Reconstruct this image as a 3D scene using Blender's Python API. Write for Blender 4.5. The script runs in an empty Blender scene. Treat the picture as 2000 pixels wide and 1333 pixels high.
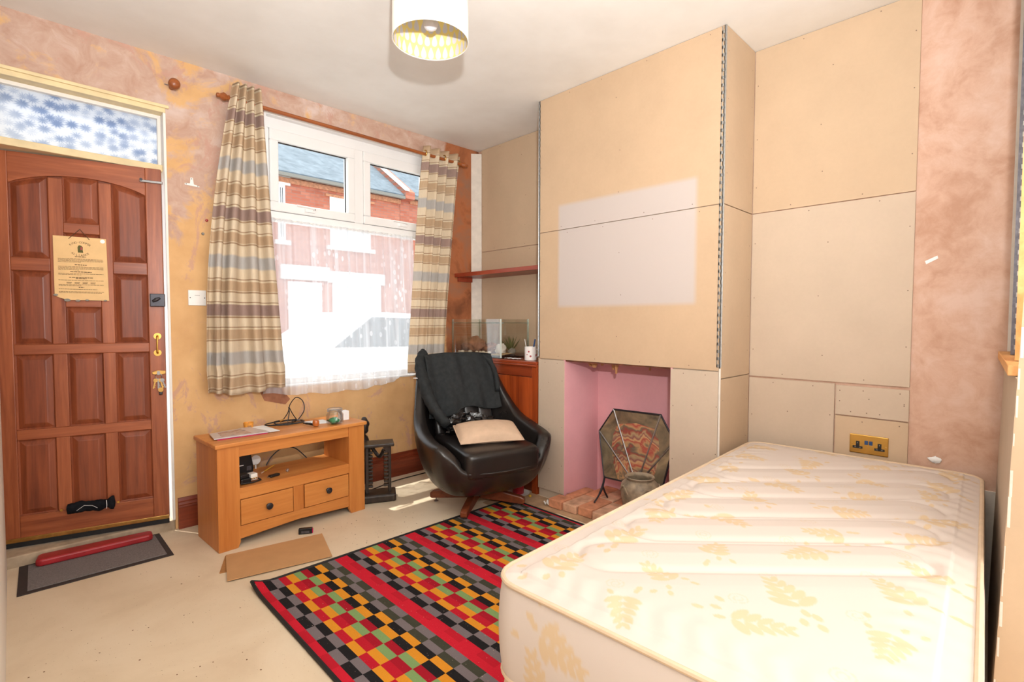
import bpy, bmesh, math, random
import numpy as np
from mathutils import Vector, Matrix
random.seed(7); rng = np.random.default_rng(7)
PI = math.pi
scene = bpy.context.scene
COL = scene.collection

# ------------------------------------------------------------------ camera, world, lights, exposure
CAM = (-2.748, -3.197, 1.126)
cd = bpy.data.cameras.new('camera'); cam = bpy.data.objects.new('camera', cd); COL.objects.link(cam)
cam.location = CAM
yaw, pitch, roll = math.radians(44.512), math.radians(-2.282), math.radians(0.09)
fwd = Vector((math.sin(yaw)*math.cos(pitch), math.cos(yaw)*math.cos(pitch), math.sin(pitch)))
rt = Vector((math.cos(yaw), -math.sin(yaw), 0)); up = rt.cross(fwd)
r2 = rt*math.cos(roll)+up*math.sin(roll); u2 = -rt*math.sin(roll)+up*math.cos(roll)
cam.rotation_euler = Matrix((r2, u2, -fwd)).transposed().to_euler()
cd.sensor_width = 36; cd.lens = 994.5/2000*36; cd.clip_start = 0.01; cd.clip_end = 200
scene.camera = cam

w = bpy.data.worlds.new('sky'); scene.world = w; w.use_nodes = True
bg = w.node_tree.nodes['Background']
bg.inputs[0].default_value = (0.84, 0.92, 1.0, 1); bg.inputs[1].default_value = 2.3

def light(name, kind, loc, energy, color=(1,1,1), direction=None, **k):
    l = bpy.data.lights.new(name, kind); l.energy = energy; l.color = color
    for a, b in k.items(): setattr(l, a, b)
    o = bpy.data.objects.new(name, l); COL.objects.link(o); o.location = loc
    if direction: o.rotation_euler = Vector(direction).to_track_quat('-Z', 'Y').to_euler()
    return o
light('sun', 'SUN', (-3, 6, 12), 6.0, (1.0, 0.96, 0.90), (0.36, -0.60, -1.95), angle=math.radians(0.6))
light('camera_flash', 'AREA', (-2.75, -3.32, 1.47), 84, (0.95, 0.975, 0.985), (0.3, 0.46, 0.83), shape='DISK', size=0.07)
light('fill_light', 'AREA', (-1.45, -4.6, 1.15), 38, (0.95, 0.975, 0.985), (-0.05, 1.0, 0.05), shape='RECTANGLE', size=2.4, size_y=1.1)  # added soft fill from behind the camera to even out the room
scene.cycles.transparent_max_bounces = 32
vs = scene.view_settings
vs.view_transform = 'Standard'; vs.look = 'None'; vs.exposure = 0.14; vs.gamma = 1; vs.use_curve_mapping = False

# ------------------------------------------------------------------ helpers: materials
def lin(c):
    return tuple(((x/255)/12.92 if x/255 <= .04045 else ((x/255+.055)/1.055)**2.4) for x in c)
MATS = {}
class NT:
    def __init__(s, name):
        m = bpy.data.materials.new(name); m.use_nodes = True; s.m = m; s.t = m.node_tree; s.n = s.t.nodes; s.l = s.t.links
        s.b = s.n['Principled BSDF']; s.out = s.n['Material Output']; MATS[name] = m
    def node(s, typ, **k):
        x = s.n.new(typ)
        for a, b in k.items():
            if a.startswith('i_'):
                key = a[2:]; key = int(key) if key.isdigit() else key.replace('_', ' ')
                s.set(x.inputs[key], b)
            else: setattr(x, a, b)
        return x
    def set(s, inp, v):
        if isinstance(v, bpy.types.NodeSocket): s.l.new(v, inp)
        elif isinstance(v, bpy.types.Node): s.l.new(v.outputs[0], inp)
        else: inp.default_value = v
    def coord(s, scale=(1,1,1), loc=(0,0,0)):
        c = s.node('ShaderNodeTexCoord'); mp = s.node('ShaderNodeMapping')
        s.l.new(c.outputs['Object'], mp.inputs[0]); mp.inputs['Scale'].default_value = scale; mp.inputs['Location'].default_value = loc
        return mp.outputs[0]
    def xyz(s):
        c = s.node('ShaderNodeTexCoord'); sp = s.node('ShaderNodeSeparateXYZ'); s.l.new(c.outputs['Object'], sp.inputs[0]); return sp.outputs
    def noise(s, scale, detail=4, vec=None, rough=.55, dist=0.0):
        n = s.node('ShaderNodeTexNoise'); n.inputs['Scale'].default_value = scale; n.inputs['Detail'].default_value = detail
        n.inputs['Roughness'].default_value = rough; n.inputs['Distortion'].default_value = dist
        s.l.new(vec if vec is not None else s.coord(), n.inputs['Vector']); return n.outputs[0]
    def math(s, op, a, b=0.0, c=None, clamp=False):
        m = s.node('ShaderNodeMath', operation=op, use_clamp=clamp); s.set(m.inputs[0], a); s.set(m.inputs[1], b)
        if c is not None: s.set(m.inputs[2], c)
        return m.outputs[0]
    def ramp(s, fac, stops, interp='LINEAR'):
        r = s.node('ShaderNodeValToRGB'); r.color_ramp.interpolation = interp; e = r.color_ramp.elements
        while len(e) < len(stops): e.new(1.0)
        for el, (p, c) in zip(e, stops):
            el.position = p; el.color = tuple(c)+(1,) if len(c) == 3 else c
        s.set(r.inputs[0], fac); return r.outputs[0]
    def step(s, fac, lo, hi):
        r = s.node('ShaderNodeMapRange'); s.set(r.inputs[0], fac); r.inputs[1].default_value = lo; r.inputs[2].default_value = hi; return r.outputs[0]
    def mix(s, fac, a, b, blend='MIX'):
        m = s.node('ShaderNodeMix', data_type='RGBA', blend_type=blend); s.set(m.inputs[0], fac)
        for i, v in ((6, a), (7, b)): s.set(m.inputs[i], (tuple(v)+(1,)) if isinstance(v, tuple) and len(v) == 3 else v)
        return m.outputs[2]
    def bump(s, h, strength=.2, dist=.01):
        b = s.node('ShaderNodeBump'); b.inputs['Strength'].default_value = strength; b.inputs['Distance'].default_value = dist
        s.set(b.inputs['Height'], h); s.l.new(b.outputs[0], s.b.inputs['Normal'])
    def fin(s, col=None, rough=.6, metal=0.0, spec=.4, **k):
        if col is not None: s.set(s.b.inputs['Base Color'], (tuple(col)+(1,)) if isinstance(col, tuple) and len(col) == 3 else col)
        s.set(s.b.inputs['Roughness'], rough); s.b.inputs['Metallic'].default_value = metal; s.b.inputs['Specular IOR Level'].default_value = spec
        for a, b in k.items(): s.set(s.b.inputs[a.replace('_', ' ')], b)
        return s.m
def plain(name, rgb, rough=.6, metal=0., spec=.4, var=.12, vs_=30, bump=0., bs=120):
    t = NT(name); c = lin(rgb); n = t.noise(vs_)
    col = t.ramp(n, [(.3, tuple(x*(1-var) for x in c)), (.7, tuple(min(1, x*(1+var)) for x in c))])
    if bump: t.bump(t.noise(bs, 3), bump, .004)
    return t.fin(col, rough, metal, spec)
def wood(name, a, b, axis=0, scale=22, rough=.4, spec=.45, stretch=.06, fine=.5):
    t = NT(name); sc = [1, 1, 1]; sc[axis] = stretch
    v = t.coord(tuple(sc)); n1 = t.noise(scale, 6, v, .6, .6); n2 = t.noise(scale*5, 3, v, .6)
    f = t.math('ADD', t.math('MULTIPLY', n1, 1-fine*.5), t.math('MULTIPLY', n2, fine*.5))
    col = t.ramp(f, [(.34, lin(a)), (.66, lin(b))]); t.bump(n2, .08, .002)
    return t.fin(col, rough, 0, spec)

# ------------------------------------------------------------------ helpers: meshes
class MB:
    def __init__(s): s.v = []; s.f = []
    def add(s, vs, fs):
        o = len(s.v); s.v += [tuple(p) for p in vs]; s.f += [tuple(i+o for i in f) for f in fs]; return s
    def box(s, x0, x1, y0, y1, z0, z1):
        vs = [(x, y, z) for z in (z0, z1) for y in (y0, y1) for x in (x0, x1)]
        return s.add(vs, [(0,2,3,1), (4,5,7,6), (0,1,5,4), (2,6,7,3), (0,4,6,2), (1,3,7,5)])
    def prism(s, poly, axis, a, b):
        n = len(poly)
        def P(p, h):
            q = list(p); q.insert(axis, h); return tuple(q)
        vs = [P(p, a) for p in poly]+[P(p, b) for p in poly]
        return s.add(vs, [tuple(range(n))[::-1], tuple(range(n, 2*n))]+[(i, (i+1) % n, n+(i+1) % n, n+i) for i in range(n)])
    def frustum(s, p0, p1):       # two 3-D loops of equal length, capped at the second
        n = len(p0); return s.add(list(p0)+list(p1), [tuple(range(n, 2*n))]+[(i, (i+1) % n, n+(i+1) % n, n+i) for i in range(n)])
    def lathe(s, prof, n=24, c=(0,0,0), axis=2):
        vs = []; fs = []
        for r, z in prof:
            for i in range(n):
                a = 2*PI*i/n; p = [r*math.cos(a), r*math.sin(a)]; p.insert(axis, z); vs.append((p[0]+c[0], p[1]+c[1], p[2]+c[2]))
        m = len(prof)
        for j in range(m-1):
            for i in range(n): fs.append((j*n+i, j*n+(i+1) % n, (j+1)*n+(i+1) % n, (j+1)*n+i))
        if prof[0][0] > 1e-5: fs.append(tuple(range(n))[::-1])
        if prof[-1][0] > 1e-5: fs.append(tuple(range((m-1)*n, m*n)))
        return s.add(vs, fs)
    def tube(s, pts, r, n=10, closed=False, flat=1.0, upv=(0,0,1)):
        pts = [Vector(p) for p in pts]; m = len(pts); rs = r if isinstance(r, (list, tuple)) else [r]*m
        vs = []; fs = []; prev = None
        for i, p in enumerate(pts):
            if closed: d = pts[(i+1) % m]-pts[i-1]
            else: d = pts[min(i+1, m-1)]-pts[max(i-1, 0)]
            d.normalize()
            a = prev-d*prev.dot(d) if prev is not None else Vector(upv)-d*Vector(upv).dot(d)
            if a.length < 1e-4: a = Vector((1, .3, .1))-d*Vector((1, .3, .1)).dot(d)
            a.normalize(); prev = a.copy(); b = d.cross(a)
            for k in range(n):
                t = 2*PI*k/n; vs.append(tuple(p+a*(rs[i]*flat*math.cos(t))+b*(rs[i]*math.sin(t))))
        L = m if closed else m-1
        for i in range(L):
            for k in range(n):
                j = (i+1) % m; fs.append((i*n+k, i*n+(k+1) % n, j*n+(k+1) % n, j*n+k))
        if not closed: fs += [tuple(range(n))[::-1], tuple(range((m-1)*n, m*n))]
        return s.add(vs, fs)
    def grid(s, fn, nu, nv, cu=False):
        vs = [fn(i/(nu if cu else nu-1), j/(nv-1)) for j in range(nv) for i in range(nu)]
        fs = []
        for j in range(nv-1):
            for i in range(nu if cu else nu-1):
                fs.append((j*nu+i, j*nu+(i+1) % nu, (j+1)*nu+(i+1) % nu, (j+1)*nu+i))
        return s.add(vs, fs)
    def xf(s, M):
        s.v = [tuple(M @ Vector(p)) for p in s.v]; return s
    def build(s, name, mat=None, parent=None, smooth=False, bevel=0, ang=40, seg=2, loc=None, solid=0, sub=0):
        me = bpy.data.meshes.new(name); me.from_pydata(s.v, [], s.f)
        b = bmesh.new(); b.from_mesh(me); bmesh.ops.recalc_face_normals(b, faces=b.faces); b.to_mesh(me); b.free()
        o = bpy.data.objects.new(name, me); COL.objects.link(o)
        if mat: me.materials.append(MATS[mat] if isinstance(mat, str) else mat)
        if smooth:
            me.polygons.foreach_set('use_smooth', [True]*len(me.polygons)); me.set_sharp_from_angle(angle=math.radians(ang))
        if solid: md = o.modifiers.new('thick', 'SOLIDIFY'); md.thickness = solid; md.offset = 0
        if bevel: md = o.modifiers.new('bevel', 'BEVEL'); md.width = bevel; md.segments = seg; md.limit_method = 'ANGLE'; md.angle_limit = math.radians(35)
        if sub: md = o.modifiers.new('sub', 'SUBSURF'); md.levels = sub; md.render_levels = sub
        if parent: o.parent = parent
        if loc: o.location = loc
        return o
def boxo(name, x0, x1, y0, y1, z0, z1, mat, parent=None, bevel=0): return MB().box(x0, x1, y0, y1, z0, z1).build(name, mat, parent, bevel=bevel)
def tag(o, label=None, cat=None, group=None, kind=None):
    for k, v in (('label', label), ('category', cat), ('group', group), ('kind', kind)):
        if v: o[k] = v
    return o
def thing(name, label, cat, loc=(0,0,0), rotz=0, group=None):
    o = bpy.data.objects.new(name, None); COL.objects.link(o); o.location = loc; o.rotation_euler = (0, 0, rotz); o.empty_display_size = .05
    return tag(o, label, cat, group)
def struct(o, label=None): return tag(o, label, None, None, 'structure')
def catmull(pts, n, closed=False):
    P_ = [np.array(p, float) for p in pts]; m = len(P_); out = []
    segs = m if closed else m-1
    for i in range(segs):
        g = lambda k: P_[k % m] if closed else P_[min(max(k, 0), m-1)]
        a, b, c, d = g(i-1), g(i), g(i+1), g(i+2)
        for j in range(n):
            t = j/n; out.append(tuple(.5*((2*b)+(c-a)*t+(2*a-5*b+4*c-d)*t*t+(3*b-a-3*c+d)*t**3)))
    if not closed: out.append(tuple(P_[-1]))
    return out
def textmesh(s, size):
    cu = bpy.data.curves.new('t', 'FONT'); cu.body = s; cu.size = size; cu.align_x = 'CENTER'; cu.resolution_u = 2
    o = bpy.data.objects.new('t', cu); COL.objects.link(o); dg = bpy.context.evaluated_depsgraph_get()
    me = bpy.data.meshes.new_from_object(o.evaluated_get(dg)); vs = [tuple(v.co) for v in me.vertices]; fs = [tuple(p.vertices) for p in me.polygons]
    bpy.data.objects.remove(o); bpy.data.curves.remove(cu); bpy.data.meshes.remove(me); return vs, fs

# ------------------------------------------------------------------ materials
t = NT('wall_plaster')            # stripped window wall: pink plaster with ochre distemper left in patches
X = t.xyz(); n1 = t.noise(3.2, 8, None, .62, .5); n2 = t.noise(11, 6, None, .65, .8); n3 = t.noise(2.1, 5, t.coord((1, 1, 1), (7, 3, 5)), .6, .4)
zf = t.step(X[2], 2.25, 1.0)
och = t.step(t.math('ADD', t.math('ADD', n1, t.math('MULTIPLY', zf, .30)), t.math('MULTIPLY', n2, .18)), .62, .69)
base = t.ramp(n2, [(.3, lin((184, 146, 126))), (.55, lin((198, 166, 148))), (.75, lin((210, 184, 172)))])
base = t.mix(t.step(n3, .55, .63), base, lin((214, 192, 182)))
ochc = t.ramp(t.noise(7, 5), [(.3, lin((208, 162, 112))), (.7, lin((224, 180, 128)))])
col = t.mix(och, base, ochc)
worn = t.step(t.noise(5, 9, t.coord((1, 1, .7), (2, 9, 1)), .72, 1.0), .555, .60)
col = t.mix(t.math('MULTIPLY', worn, .7), col, lin((196, 152, 134)))
corner = t.step(t.math('ADD', X[0], t.math('MULTIPLY', n2, .05)), -.315, -.295)
bare = t.ramp(n1, [(.35, lin((128, 78, 52))), (.5, lin((176, 108, 70))), (.65, lin((150, 112, 90)))])
col = t.mix(corner, col, bare)
t.bump(t.math('ADD', n2, t.math('MULTIPLY', och, .3)), .25, .006); t.fin(col, .85, 0, .2)

t = NT('pink_plaster'); n1 = t.noise(4, 8, None, .65, .8); n2 = t.noise(14, 7, None, .65, .5)
col = t.ramp(t.math('ADD', t.math('MULTIPLY', n1, .6), t.math('MULTIPLY', n2, .4)), [(.36, lin((188, 146, 122))), (.5, lin((206, 168, 146))), (.62, lin((216, 184, 166)))])
t.bump(n2, .2, .005); t.fin(col, .8, 0, .25)

t = NT('ceiling_paint'); n = t.noise(5, 6); t.bump(t.noise(60, 3), .06, .004)
t.fin(t.ramp(n, [(.3, lin((232, 228, 222))), (.7, lin((239, 236, 231)))]), .55, 0, .35)

def board(name, rgb, patch=None):
    t = NT(name); c = lin(rgb); n = t.noise(3.5, 6, None, .6); n2 = t.noise(60, 3)
    col = t.ramp(t.math('ADD', t.math('MULTIPLY', n, .8), t.math('MULTIPLY', n2, .2)), [(.3, tuple(x*.93 for x in c)), (.7, tuple(min(1, x*1.05) for x in c))])
    if patch:
        X = t.xyz(); y0, y1, z0, z1 = patch; e = .012
        f = t.math('MULTIPLY', t.math('MULTIPLY', t.step(X[1], y0-e, y0+e), t.step(X[1], y1+e, y1-e)), t.math('MULTIPLY', t.step(X[2], z0-e, z0+e), t.step(X[2], z1+e, z1-e)))
        col = t.mix(f, col, lin((194, 181, 174)))
    t.bump(n2, .04, .002); return t.fin(col, .8, 0, .2)
board('plasterboard', (197, 171, 143)); board('plasterboard_unfaded', (197, 168, 138), (-2.04, -1.165, 1.212, 1.825))
board('plasterboard_pink', (232, 172, 177)); board('plasterboard_dusty', (198, 178, 157))

t = NT('floor_screed'); n1 = t.noise(2.5, 7, None, .6, .4); n2 = t.noise(40, 4); n3 = t.noise(150, 2)
col = t.ramp(n1, [(.3, lin((216, 194, 164))), (.5, lin((227, 207, 178))), (.7, lin((233, 215, 188)))])
col = t.mix(t.step(n3, .70, .74), col, lin((170, 140, 105)))
t.bump(n2, .1, .003); t.fin(col, .6, 0, .3)

wood('mahogany', (124, 60, 34), (174, 98, 60), 2, 24, .36, .5)
wood('mahogany_x', (124, 60, 34), (174, 98, 60), 0, 24, .36, .5)
wood('mahogany_dark', (104, 48, 28), (150, 78, 46), 2, 24, .42, .45)
wood('skirting_wood', (96, 36, 18), (146, 64, 36), 0, 18, .38, .5)
wood('cupboard_wood', (124, 46, 16), (186, 84, 36), 2, 16, .3, .5)
wood('cupboard_wood_y', (108, 40, 18), (164, 72, 36), 1, 16, .32, .5)
wood('shelf_wood', (128, 46, 26), (168, 74, 46), 1, 16, .35, .5)
wood('pine', (190, 114, 52), (218, 146, 76), 0, 16, .4, .45); wood('pine_up', (182, 106, 46), (210, 136, 68), 2, 16, .4, .45)
wood('pine_raw', (214, 150, 88), (236, 180, 118), 0, 20, .6, .3)
wood('rod_wood', (128, 66, 30), (168, 94, 46), 0, 30, .35, .5)
wood('teak', (92, 42, 22), (136, 72, 42), 0, 30, .35, .5)
wood('ebony', (34, 26, 22), (62, 50, 42), 2, 30, .4, .45)
plain('ebony_carved', (44, 36, 32), .45, 0, .5, .3, 60, .3, 90)
plain('cream_paint', (226, 204, 158), .5, 0, .4, .10, 12, .1, 30)
plain('white_paint', (236, 230, 222), .5, 0, .4, .04, 8)
plain('white_upvc', (240, 238, 236), .3, 0, .5, .02, 6)
plain('gasket', (30, 30, 32), .5)
plain('galvanised', (168, 168, 166), .42, .8, .5, .18, 90)
plain('brass', (206, 164, 86), .26, 1., .5, .08, 20); plain('brass_dull', (190, 150, 86), .35, 1., .5, .15, 40)
plain('dark_metal', (62, 60, 64), .4, .7, .5, .15, 40); plain('screw_zinc', (128, 108, 92), .5, .3); plain('steel', (150, 148, 148), .3, .9, .5, .1, 40)
plain('black_plastic', (22, 22, 24), .35, 0, .5, .1); plain('black_rubber', (26, 26, 27), .6, 0, .4, .1)
plain('black_cloth', (24, 25, 29), .95, 0, .15, .25, 60, .5, 200)
plain('sweat_cloth', (44, 46, 47), .9, 0, .2, .18, 40, .3, 300)
plain('bag_film', (14, 14, 15), .18, 0, .6, .2, 30, .6, 60)
plain('white_plastic', (236, 232, 226), .35, 0, .5, .03); plain('white_card', (240, 238, 236), .6, 0, .3, .03)
plain('print_ink', (92, 66, 48), .8, 0, .2, .1); plain('print_green', (96, 92, 54), .8, 0, .2, .25, 300); plain('print_pink', (176, 84, 84), .8)
plain('notice_card', (228, 188, 132), .6, 0, .35, .05, 20); plain('stone_chip', (140, 134, 124), .7, 0, .3, .2, 60)
plain('cardboard', (196, 150, 104), .8, 0, .2, .05, 12); plain('cardboard_side', (170, 120, 74), .8, 0, .2, .1, 60)
plain('mat_grey', (128, 120, 118), .95, 0, .1, .25, 220, .5, 400); plain('mat_edge', (62, 54, 52), .7, 0, .3, .1)
plain('red_paint', (168, 38, 44), .4, 0, .5, .2, 14, .1, 40)
plain('stone_step', (176, 156, 132), .85, 0, .2, .3, 10, .4, 40); plain('hearth_concrete', (184, 150, 118), .85, 0, .2, .25, 9, .3, 50)
plain('brick_clay', (206, 142, 108), .9, 0, .15, .28, 16, .5, 60); plain('brick_pale', (212, 166, 136), .9, 0, .15, .28, 16, .5, 60); plain('brick_dark', (120, 74, 58), .9, 0, .15, .3, 20, .5, 60)
plain('pillow_linen', (206, 176, 150), .85, 0, .2, .06, 25, .2, 300)
plain('glaze_pot', (146, 128, 106), .5, 0, .4, .45, 22, .5, 50)
plain('sand', (206, 176, 132), .95, 0, .1, .2, 120, .4, 300); plain('pebble', (206, 190, 170), .6, 0, .3, .25, 24); plain('driftwood', (150, 100, 72), .85, 0, .2, .4, 26, .6, 50)
plain('leaf_green', (88, 92, 44), .5, 0, .4, .3, 30); plain('yellow_plastic', (226, 178, 60), .5); plain('red_tin', (162, 26, 40), .35, 0, .5, .1)
plain('orange_cup', (228, 152, 60), .5, 0, .4, .08, 20); plain('pipe_wood', (186, 104, 46), .3, 0, .5, .15, 40)
plain('jar_green', (56, 140, 92), .5, 0, .4, .2, 60); plain('magenta_card', (206, 40, 96), .5); plain('cable_black', (26, 25, 25), .45, 0, .45, .1)
plain('dirt', (120, 84, 58), .95); plain('plaster_raw', (158, 106, 80), .95, 0, .1, .25, 20, .4, 60); plain('drip', (196, 142, 96), .8)
plain('mug_white', (238, 232, 228), .25, 0, .5, .02); plain('mug_print', (170, 60, 66), .4); plain('pen_blue', (36, 66, 110), .35); plain('foil', (96, 96, 104), .35, .7, .5, .3, 60)
plain('divan_cloth', (232, 206, 180), .9, 0, .2, .06, 20, .2, 200); plain('lime_plaster', (222, 212, 200), .9, 0, .2, .08, 20, .3, 60)
plain('bulb_glass', (232, 230, 238), .3, 0, .5, .02)

t = NT('leather'); n = t.noise(220, 3); t.bump(n, .12, .002); t.fin(t.ramp(t.noise(5, 5), [(.3, lin((24, 21, 20))), (.7, lin((38, 32, 29)))]), t.ramp(t.noise(9, 5), [(.3, (.27,)*3), (.7, (.38,)*3)]), 0, .6)

# curtain cloth: woven stripes, mauve / tan / blue-grey on cream, repeating every 0.54 m
def curtain_mat(name, ztop):
    t = NT(name); X = t.xyz()
    ph = t.math('FRACT', t.math('DIVIDE', t.math('SUBTRACT', ztop+5.32, X[2]), .532))
    cream = lin((240, 222, 194)); mauve = lin((182, 154, 142)); tan = lin((214, 184, 150)); blue = lin((204, 198, 192)); thin = lin((184, 150, 118)); pale = lin((240, 224, 196))
    st = []
    def band(c, h, col):
        st.extend([(c-h-.034, cream), (c-h-.030, thin), (c-h-.024, thin), (c-h-.020, pale), (c-h-.006, pale), (c-h, col), (c+h, col), (c+h+.006, pale), (c+h+.018, thin), (c+h+.024, thin), (c+h+.028, cream)])
    def soft(c, h, col): st.extend([(c-h-.02, cream), (c-h, col), (c+h, col), (c+h+.02, cream)])
    r = []
    for c, h, col in ((.12, .055, mauve), (.37, .045, tan), (.87, .045, tan)):
        band(c, h, col)
    soft(.62, .055, blue)
    st.sort(key=lambda q: q[0])
    # a ramp holds 32 stops: two ramps, one per half of the repeat
    a = [q for q in st if q[0] < .5]; b = [q for q in st if q[0] >= .5]
    ra = t.ramp(ph, a); rb = t.ramp(ph, b); col = t.mix(t.step(ph, .4999, .5001), ra, rb)
    weave = t.noise(40, 3, t.coord((8, 8, .6)))
    col = t.mix(.25, col, t.ramp(weave, [(.3, (.55,)*3), (.7, (1.,)*3)]), 'MULTIPLY')
    t.fin(col, .9, 0, .15); tr = t.node('ShaderNodeBsdfTranslucent'); t.l.new(col, tr.inputs[0])
    mx = t.node('ShaderNodeMixShader'); mx.inputs[0].default_value = .28; t.l.new(t.b.outputs[0], mx.inputs[1]); t.l.new(tr.outputs[0], mx.inputs[2]); t.l.new(mx.outputs[0], t.out.inputs[0])
curtain_mat('curtain_cloth', 2.31)

# net curtain: sheer white with a woven leaf pattern
t = NT('net_cloth'); X = t.coord((1, .2, 1)); v = t.node('ShaderNodeTexVoronoi', feature='F1'); v.inputs['Scale'].default_value = 12; t.l.new(t.coord((2.6, .1, 1.2)), v.inputs['Vector'])
leaf = t.step(v.outputs['Distance'], .30, .22); vein = t.step(v.outputs['Distance'], -.1, .1); leafm = t.math('MULTIPLY', leaf, vein)
row = t.step(t.noise(2.2, 3, t.coord((1, .1, .4))), .46, .52)
dens = t.math('ADD', .52, t.math('MULTIPLY', t.math('MULTIPLY', leafm, row), .30))
fold = t.noise(26, 2, t.coord((1, .1, .03))); dens = t.math('ADD', dens, t.math('MULTIPLY', t.step(fold, .52, .66), .22), clamp=True)
d = t.node('ShaderNodeBsdfDiffuse'); d.inputs[0].default_value = (.82, .82, .84, 1); tl = t.node('ShaderNodeBsdfTranslucent'); tl.inputs[0].default_value = (.84, .84, .87, 1)
m1 = t.node('ShaderNodeMixShader'); m1.inputs[0].default_value = .6; t.l.new(d.outputs[0], m1.inputs[1]); t.l.new(tl.outputs[0], m1.inputs[2])
tp = t.node('ShaderNodeBsdfTransparent'); m2 = t.node('ShaderNodeMixShader'); t.l.new(dens, m2.inputs[0]); t.l.new(tp.outputs[0], m2.inputs[1]); t.l.new(m1.outputs[0], m2.inputs[2]); t.l.new(m2.outputs[0], t.out.inputs[0])

def glassy(name, tint=(1,1,1), base=.04, mul=.6, rough=.02):
    t = NT(name); tp = t.node('ShaderNodeBsdfTransparent'); tp.inputs[0].default_value = tuple(tint)+(1,); gl = t.node('ShaderNodeBsdfGlossy'); gl.inputs['Roughness'].default_value = rough
    fr = t.node('ShaderNodeFresnel'); fr.inputs[0].default_value = 1.45; f = t.math('ADD', base, t.math('MULTIPLY', fr.outputs[0], mul), clamp=True)
    mx = t.node('ShaderNodeMixShader'); t.l.new(f, mx.inputs[0]); t.l.new(tp.outputs[0], mx.inputs[1]); t.l.new(gl.outputs[0], mx.inputs[2]); t.l.new(mx.outputs[0], t.out.inputs[0])
glassy('window_glass', (.97, .985, .98), .0, .35); glassy('tank_glass', (.992, .995, .985), .0, .25, .03); glassy('tank_edge', (.78, .85, .80), .06, .5, .2); glassy('jar_glass', (.985, .99, .99), .03, .45, .03)
glassy('poly_film', (.94, .95, .97), .12, .8, .15)
t = NT('silicone'); t.fin(lin((206, 212, 202)), .4, 0, .5)
# frosted daisy-pattern transom glass
t = NT('frosted_glass'); v = t.node('ShaderNodeTexVoronoi', feature='F1'); v.inputs['Scale'].default_value = 21; v.inputs['Randomness'].default_value = .75; crd = t.coord((1, .0, 1.25)); t.l.new(crd, v.inputs['Vector'])
sub = t.node('ShaderNodeVectorMath', operation='SUBTRACT'); t.l.new(crd, sub.inputs[0]); t.l.new(v.outputs['Position'], sub.inputs[1]); sx = t.node('ShaderNodeSeparateXYZ'); t.l.new(sub.outputs[0], sx.inputs[0])
pet = t.math('COSINE', t.math('MULTIPLY', t.math('ARCTAN2', sx.outputs[2], sx.outputs[0]), 11.0))
fl = t.step(t.math('ADD', v.outputs['Distance'], t.math('ADD', t.math('MULTIPLY', pet, -.10), t.math('MULTIPLY', t.noise(90, 2, t.coord((.5, .1, 2.0))), .25))), .74, .42)
big = t.step(t.noise(5, 3), .34, .60)
colr = t.mix(t.math('MULTIPLY', fl, t.math('ADD', .45, t.math('MULTIPLY', big, .55))), lin((220, 223, 228)), lin((158, 172, 196)))
tr = t.node('ShaderNodeBsdfTranslucent'); t.l.new(colr, tr.inputs[0]); df = t.node('ShaderNodeBsdfDiffuse'); t.l.new(colr, df.inputs[0])
mx = t.node('ShaderNodeMixShader'); mx.inputs[0].default_value = .2; t.l.new(tr.outputs[0], mx.inputs[1]); t.l.new(df.outputs[0], mx.inputs[2]); t.l.new(mx.outputs[0], t.out.inputs[0])

# rug: woven grid, twelve columns to a repeat, rows of swapped pairs
t = NT('rug_weave'); X = t.xyz(); CW = .0317; RW = .0895
cx_ = t.math('DIVIDE', t.math('ADD', X[0], 2.018+CW*24), CW); ry = t.math('FLOOR', t.math('DIVIDE', t.math('SUBTRACT', -.945, X[1]), RW))
cm = t.math('MODULO', cx_, 12.0); par = t.math('MODULO', t.math('ADD', ry, 40.0), 2.0)
K = dict(B=(36, 34, 36), G=(124, 114, 116), R=(190, 32, 48), O=(226, 150, 46), N=(132, 162, 104), D=(166, 28, 44), L=(70, 70, 58), S=(206, 36, 54))
def seq(sq): return t.ramp(t.math('DIVIDE', cm, 12.0), [(i/12, lin(K[ch])) for i, ch in enumerate(sq)], 'CONSTANT')
col = t.mix(par, seq('BGRONDBOLGSS'), seq('GBORDNOBGLSR'))
pile = t.noise(400, 2); col = t.mix(.35, col, t.ramp(pile, [(.3, (.6,)*3), (.7, (1.,)*3)]), 'MULTIPLY')
col = t.mix(t.step(t.noise(160, 2), .72, .76), col, lin((190, 170, 150)))
t.bump(pile, .4, .003); t.fin(col, .95, 0, .1)

# lampshade lining: grey teardrops on yellow
t = NT('shade_lining'); X = t.xyz(); ang = t.math('MULTIPLY', t.math('DIVIDE', t.math('ARCTAN2', X[1], X[0]), 2*PI), 30.0)
vv = t.math('DIVIDE', X[2], .052); odd = t.math('MODULO', t.math('FLOOR', t.math('ADD', vv, 20.0)), 2.0)
fu = t.math('SUBTRACT', t.math('FRACT', t.math('ADD', t.math('ADD', ang, 60.0), t.math('MULTIPLY', odd, .5))), .5); fv = t.math('SUBTRACT', t.math('FRACT', t.math('ADD', vv, 20.0)), .5)
wid = t.math('SUBTRACT', .34, t.math('MULTIPLY', fv, .42)); dd = t.math('ADD', t.math('POWER', t.math('DIVIDE', fu, wid), 2.0), t.math('POWER', t.math('MULTIPLY', fv, 2.1), 2.0))
t.fin(t.mix(t.step(dd, 1.0, .85), lin((232, 210, 136)), lin((206, 202, 208))), .9, 0, .1)
t = NT('shade_cloth'); cc = lin((244, 240, 232)); t.fin(cc, .9, 0, .1); t.bump(t.noise(300, 2), .05, .001)

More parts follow.
